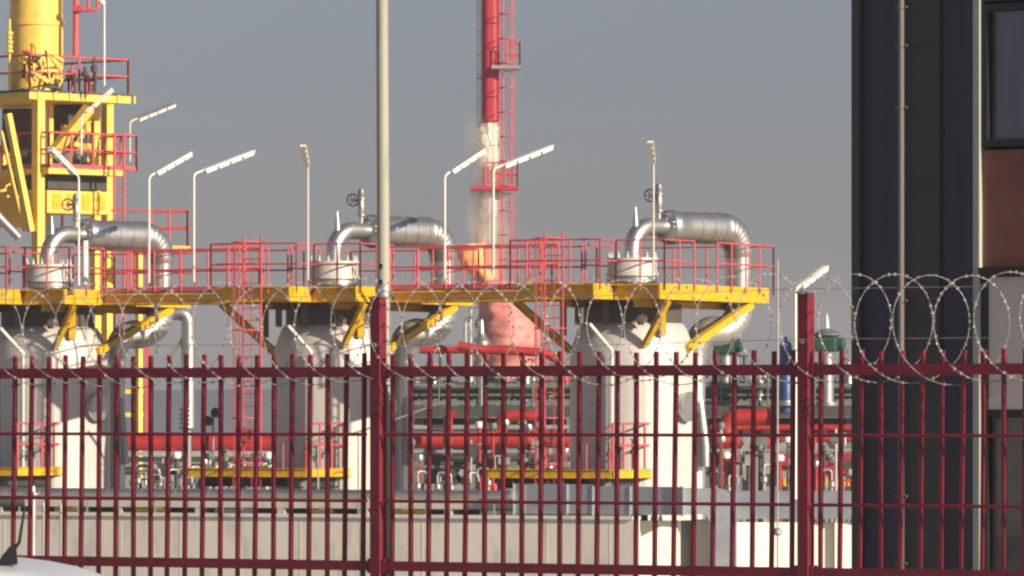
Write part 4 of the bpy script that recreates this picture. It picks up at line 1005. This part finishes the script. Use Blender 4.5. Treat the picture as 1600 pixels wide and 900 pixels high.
def redpipe(pts, r_, D, label, rb=.4, m_='pipe_red', fl=()):
    pp = [P(q[0], q[1], D + (q[2] if len(q) > 2 else 0)) for q in pts]
    t = thing('red_pipe', label, 'pipe', Vector((pp[0].x, pp[0].y, pp[0].z - r_)), 'red process pipes')
    m = MB(); m.tube(bendpath(pp, rb, 8) if len(pp) > 2 else pp, r_, 18); m.build('run', M[m_], t)
    d = (pp[-1] - pp[0]).normalized()
    for f in fl:
        m = MB(); m.lathe(P(f[0], f[1], D), [(r_ * 1.0, -.06), (r_ * 1.35, -.05), (r_ * 1.35, .05), (r_, .06)], 18, Vector((1, 0, 0))); m.build('flange', M[m_], t)
redpipe([(150, 692), (432, 692)], .22, 176, 'fat red pipe lying level between the left and middle vessels', fl=[(270, 692), (330, 692)])
redpipe([(636, 688), (890, 688)], .22, 178, 'fat red pipe lying level between the middle and right vessels, under the flare stack', fl=[(850, 688)])
redpipe([(700, 694), (700, 650), (712, 644)], .13, 177, 'short upright red elbow pipe left of the flare stack base', .2)
redpipe([(782, 690), (782, 650), (842, 650)], .17, 181, 'red pipe bent like a crook under the dark deck, left of the red ladder', .3)
redpipe([(715, 540), (752, 546), (800, 548), (852, 551), (878, 566), (884, 600)], .13, 179, 'orange red pipe curving over the valves at the foot of the flare stack', .5)
redpipe([(655, 547), (736, 547)], .10, 181, 'thin red pipe lying level above the valves left of the flare stack', fl=[(690, 547), (735, 547)])
redpipe([(1134, 715), (1134, 652), (1212, 652)], .24, 180, 'red pipe bent like a crook right of the right vessel', .4, fl=[(1206, 652)])
redpipe([(1116, 686), (1156, 690)], .22, 179, 'short red pipe beside the downcomer of the right vessel', fl=[(1150, 689)])
redpipe([(1174, 688), (1204, 696)], .22, 179, 'short fat red pipe end between grey braces, right of the right vessel')
redpipe([(1208, 684), (1345, 684)], .13, 180, 'thin red pipe behind the right fence post, upper of three', fl=[(1216, 684)])
redpipe([(1204, 722), (1345, 722)], .24, 179, 'fat red pipe behind the right fence post, middle of three', fl=[(1210, 722)])
redpipe([(1268, 739), (1345, 739)], .09, 178, 'thin pink red pipe behind the right fence post, lowest of three')
m = MB(); a_, b_ = P(1215, 748, 177), P(1345, 760, 177); m.box(((a_.x + b_.x) / 2, 177.4, (a_.z + b_.z) / 2), b_.x - a_.x, .6, a_.z - b_.z)
yb_ = thing('yellow_beam', 'yellow beam low behind the right fence post', 'beam', Vector((P(1275, 0, 177).x, 177.4, PG))); m.build('beam', M['yellow'], yb_)
for px in (1225, 1325):
    m = MB(); p = P(px, 760, 177.4); m.bar(Vector((p.x, p.y, PG)), p, .15, .15); m.build('leg', M['grey_steel'], yb_)
# silver vessel-like valve and vent tubes at the stack foot
for i, (px, y0, y1, lab) in enumerate(((735, 480, 600, 'thin silver vent tube rising left of the stack foot, tallest of its pair'), (727, 500, 600, 'thin silver vent tube rising left of the stack foot, shorter of its pair'))):
    m = MB(); m.tube(bendpath([P(px, y1, 183), P(px, y0, 183), P(px + 12, y0 - 4, 183)], .12), .05, 10); tag(m.build('vent_tube', M['alu']), lab, 'pipe', 'vent tubes beside the stack')
t = thing('relief_valve', 'plump silver relief valve with a pointed top before the flare stack', 'valve', P(752, 575, 180))
m = MB(); m.lathe(P(752, 575, 180), [(.09, 0), (.09, .22), (.2, .24), (.26, .45), (.26, .75), (.15, .9), (.09, 1.0), (.06, 1.35), (.02, 1.4)], 18); m.build('bonnet', M['alu'], t)
m = MB(); p = P(752, 575, 180); m.tube([Vector((p.x, p.y, P(0, 634, 180).z)), p], .08, 10); m.build('stem', M['alu_dark'], t)
# electric motors
def motor(px, py, D, label, m_, wide=.62, hgt=.42, upright=False):
    p = P(px, py, D); zb = Bq(0, 634).z; t = thing('electric_motor', label, 'motor', Vector((p.x, p.y, zb)), 'motors on the pipe rack')
    m = MB(); 
    if upright:
        m.lathe(Vector((p.x, p.y, p.z)), [(.10, -.62), (.17, -.6), (.18, -.5), (.18, .42), (.14, .5), (.05, .54), (.05, .66)], 24); m.build('casing', M[m_], t)
    else:
        m.box(p, wide, .6, hgt, 12); m.build('casing', M[m_], t, .05)
        k = MB(); k.lathe(p + Vector((wide * .52, 0, 0)), [(.19, 0), (.19, .16), (.12, .2)], 20, Vector((.95, -.3, 0))); k.build('end_cap', M[m_], t)
        k = MB(); k.lathe(p + UP * (hgt / 2), [(.30, 0), (.40, .05), (.40, .10), (.38, .10), (.15, .22)], 20); k.build('hood', M['mid_steel'], t)
        k = MB(); k.lathe(p + UP * (hgt / 2 + .25), [(.07, 0), (.05, .2), (.01, .42)], 10); k.build('beacon', M['white'], t)
    k = MB(); k.lathe(Vector((p.x, p.y, zb)), [(.35, 0), (.3, .1), (.2, .12), (.2, p.z - zb - .25)], 16); k.build('pedestal', M['alu_dark'], t)
motor(1292, 538, 182, 'green motor with a white pointed beacon, left of the dark building', 'green')
motor(1133, 540, 186, 'green motor half hidden behind the downcomer of the right vessel', 'green', .6, .5)
motor(1228, 562, 183, 'tall upright blue motor just left of the right fence post', 'blue', upright=True)
motor(1146, 543, 187, 'small upright blue motor beside the half hidden green one', 'blue', upright=True)
motor(1228, 612, 181, 'short blue motor standing below the tall blue one', 'blue', upright=True)
# small hand valves along the rack
def valve(kind):
    t = thing('hand_valve', 'small hand valve standing in the row on the pipe rack deck', 'valve', (0, 0, 0), 'hand valves on the pipe rack')
    h_ = .75 + .25 * kind
    m = MB(); m.lathe((0, 0, 0), [(.06, 0), (.06, .25), (.15, .26), (.15, .31), (.10, .32), (.14, .45), (.10, .58), (.15, .6), (.15, .65), (.05, .66), (.035, h_)], 12); m.build('valve_body', M[('mid_steel', 'alu', 'green')[kind]], t)
    m = MB(); o = Vector((0, 0, h_ - .03)); m.tube([o + Vector((math.cos(x) * .17, math.sin(x) * .17, 0)) for x in [2 * math.pi * i / 14 for i in range(14)]], .018, 5, closed=True); m.tube([o - Vector((.17, 0, 0)), o + Vector((.17, 0, 0))], .012, 5); m.build('handwheel', M[('dark_steel', 'rail_red', 'dark_steel')[kind]], t)
    return t
zb = Bq(0, 634).z
protos = [valve(k) for k in range(3)]; used = [False] * 3
rr = random.Random(11)
for i in range(46):
    px = (620 + 9.6 * i) if i < 27 else 1112 + 12 * (i - 27)
    k = rr.choice((0, 1, 1, 2, 0)); p = Bq(px + rr.uniform(-3, 3), 0, 1.3 + rr.uniform(-.6, 1.2)); loc = (p.x, p.y, zb)
    if not used[k]: used[k] = True; protos[k].location = loc; o = protos[k]
    else: o = dup(protos[k], loc)
    o.rotation_euler = (0, 0, rr.uniform(0, 6)); 
    o['label'] = ('dull grey green hand valve in the row on the pipe rack deck', 'silver hand valve with a red wheel in the row on the pipe rack deck', 'dark green hand valve in the row on the pipe rack deck')[k]
    s = rr.uniform(.8, 1.45); o.scale = (1, 1, s)
# drain risers low behind the wall
dv0 = None
for (px0, px1, D, nn) in ((196, 425, 170, 15), (1110, 1330, 172, 4), (640, 800, 172, 6)):
    for i in range(nn):
        px = px0 + (px1 - px0) * (i + .5) / nn + rr.uniform(-4, 4); zt_ = EYE - (rr.uniform(724, 742) - 650) * 1e-4 * D; loc = Vector((P(px, 0, D).x, D + rr.uniform(-1, 1), PG))
        if dv0 is None:
            dv0 = thing('drain_riser', '', 'pipe', loc, 'drain risers above the wall'); H_ = zt_ - PG
            m = MB(); m.tube(bendpath([loc, loc + UP * H_, loc + UP * H_ + Vector((.28, 0, -.02)), loc + UP * (H_ - .25) + Vector((.3, 0, 0))], .1), .032, 8); m.build('riser', M['galv'], dv0)
            m = MB(); m.lathe(loc + UP * (H_ - .4), [(.05, -.1), (.1, -.06), (.1, .06), (.05, .1)], 10); m.build('valve_body', M['alu'], dv0)
            o = dv0
        else: o = dup(dv0, loc)
        o.scale = (1, 1, (zt_ - PG) / H_); o.rotation_euler = (0, 0, rr.choice((0, 3.14, .6)))
        o['label'] = 'pale thin drain riser ' + {196: 'below the fat red pipe left of the middle vessel', 1110: 'near the right fence post, above the ducts', 640: 'under the dark rack right of the grey pole'}[px0]
# pale sloping handrail before the middle vessel
t = thing('stair_handrail', 'pale thin handrail sloping up to the right across the grey pole and fence post', 'handrail', P(497, 770, 152.5))
m = MB(); D = 152.5; m.tube(bendpath([P(497, 770, D), P(497, 694, D), P(600, 662, D), P(692, 628, D)], .1), .022, 8); m.build('top_bar', M['galv'], t)
m = MB(); m.tube([Vector((P(497, 0, D).x, D, PG)), P(497, 768, D)], .024, 8); m.build('post', M['white'], t)
for px, py in ((560, 674), (645, 646)):
    m = MB(); q = P(px, py, D); m.tube([Vector((q.x, q.y, PG)), q], .022, 8); m.build('post', M['galv'], t)
# small floodlight on a stalk, between the left and middle vessels
t = thing('floodlight', 'small dark floodlight pair on a thin stalk between the left and middle vessels', 'floodlight', Vector((P(331, 0, 168).x, 168, PG)))
m = MB(); m.tube([Vector((P(333, 0, 168).x, 168, PG)), P(333, 650, 168)], .03, 8); m.build('stalk', M['grey_steel'], t)
for px, py in ((326, 658), (338, 645)):
    m = MB(); m.lathe(P(px, py, 168), [(.05, -.1), (.12, -.05), (.13, .08), (.11, .1)], 14, Vector((-.5, -.6, .2))); m.build('lamp_head', M['dark_steel'], t)
# small bore piping and instrument stands crowding the rack
rr = random.Random(23)
def stand(px, D, ztop, m_, r_, arm, name='instrument_stand'):
    p = P(px, 0, D); b0 = Vector((p.x, p.y, PG)); m = MB()
    m.tube([b0, Vector((p.x, p.y, ztop))], r_, 7)
    if arm: m.tube([Vector((p.x, p.y, ztop - .12)), Vector((p.x + arm, p.y - .1, ztop - .12)), Vector((p.x + arm, p.y - .1, ztop - .45))], r_ * .8, 7)
    return m
cl = [('grey', 'galv'), ('red', 'pipe_red'), ('dark', 'dark_steel'), ('pale', 'white')]
for (lo, hi, D, yt0, yt1, nn, where, kinds) in ((192, 425, 173, 716, 745, 20, 'under the fat red pipe left of the middle vessel', (0, 0, 3, 2)), (640, 885, 174, 655, 740, 26, 'before the dark rack right of the grey pole', (0, 1, 1, 2)), (1112, 1335, 175, 660, 745, 22, 'below the rack by the right fence post', (0, 1, 2, 2))):
    for i in range(nn):
        k = rr.choice(kinds); px = rr.uniform(lo, hi); py = rr.uniform(yt0, yt1); zt_ = EYE - (py - 650) * 1e-4 * D; DD = D + rr.uniform(-1.5, 1.5)
        m = stand(px, DD, zt_, None, rr.choice((.03, .045, .06)), rr.choice((0, .25, -.25, .4)))
        p = P(px, 0, DD); t = thing('instrument_stand', 'slim %s instrument stand %s' % (cl[k][0], where), 'stand', Vector((p.x, p.y, PG)), 'instrument stands among the pipes')
        m.build('stem', M[cl[k][1]], t)
        m = MB(); 
        if rr.random() < .5: m.box((p.x, p.y - .08, zt_ - .25), rr.uniform(.15, .35), .12, rr.uniform(.15, .35)); m.build('box', M[rr.choice(('mid_steel', 'galv', 'dark_steel'))], t)
        else: m.lathe((p.x, p.y, zt_), [(.04, 0), (.11, .02), (.13, .1), (.11, .18), (.03, .2)], 12); m.build('gauge', M[rr.choice(('alu', 'mid_steel', 'white'))], t)
for (x0, x1, py, D, r_, m_) in ((192, 430, 728, 174.5, .05, 'galv'), (192, 430, 738, 174, .07, 'dark_steel'), (640, 890, 706, 176.6, .06, 'galv'), (640, 890, 716, 176.4, .09, 'dark_steel'), (640, 890, 668, 182, .08, 'galv'), (640, 890, 730, 176, .06, 'mid_steel'), (1110, 1340, 704, 178, .05, 'galv'), (1110, 1340, 668, 181.5, .09, 'pipe_red'), (640, 770, 678, 180.5, .07, 'galv')):
    m = MB(); m.tube([P(x0, py, D), P(x1, py, D)], r_, 10)
    t = thing('small_pipe', 'thin level %s pipe at %s height behind the %s' % ({'galv': 'grey', 'dark_steel': 'dark', 'mid_steel': 'grey green', 'pipe_red': 'red'}[m_], 'knee' if py > 715 else ('waist' if py > 690 else 'head'), 'left red pickets' if x0 == 192 else ('middle red pickets' if x0 == 640 else 'right fence post')) + (', shorter one' if x1 == 770 else ''), 'pipe', P(x0, py, D), 'thin level pipes'); m.build('run', M[m_], t)
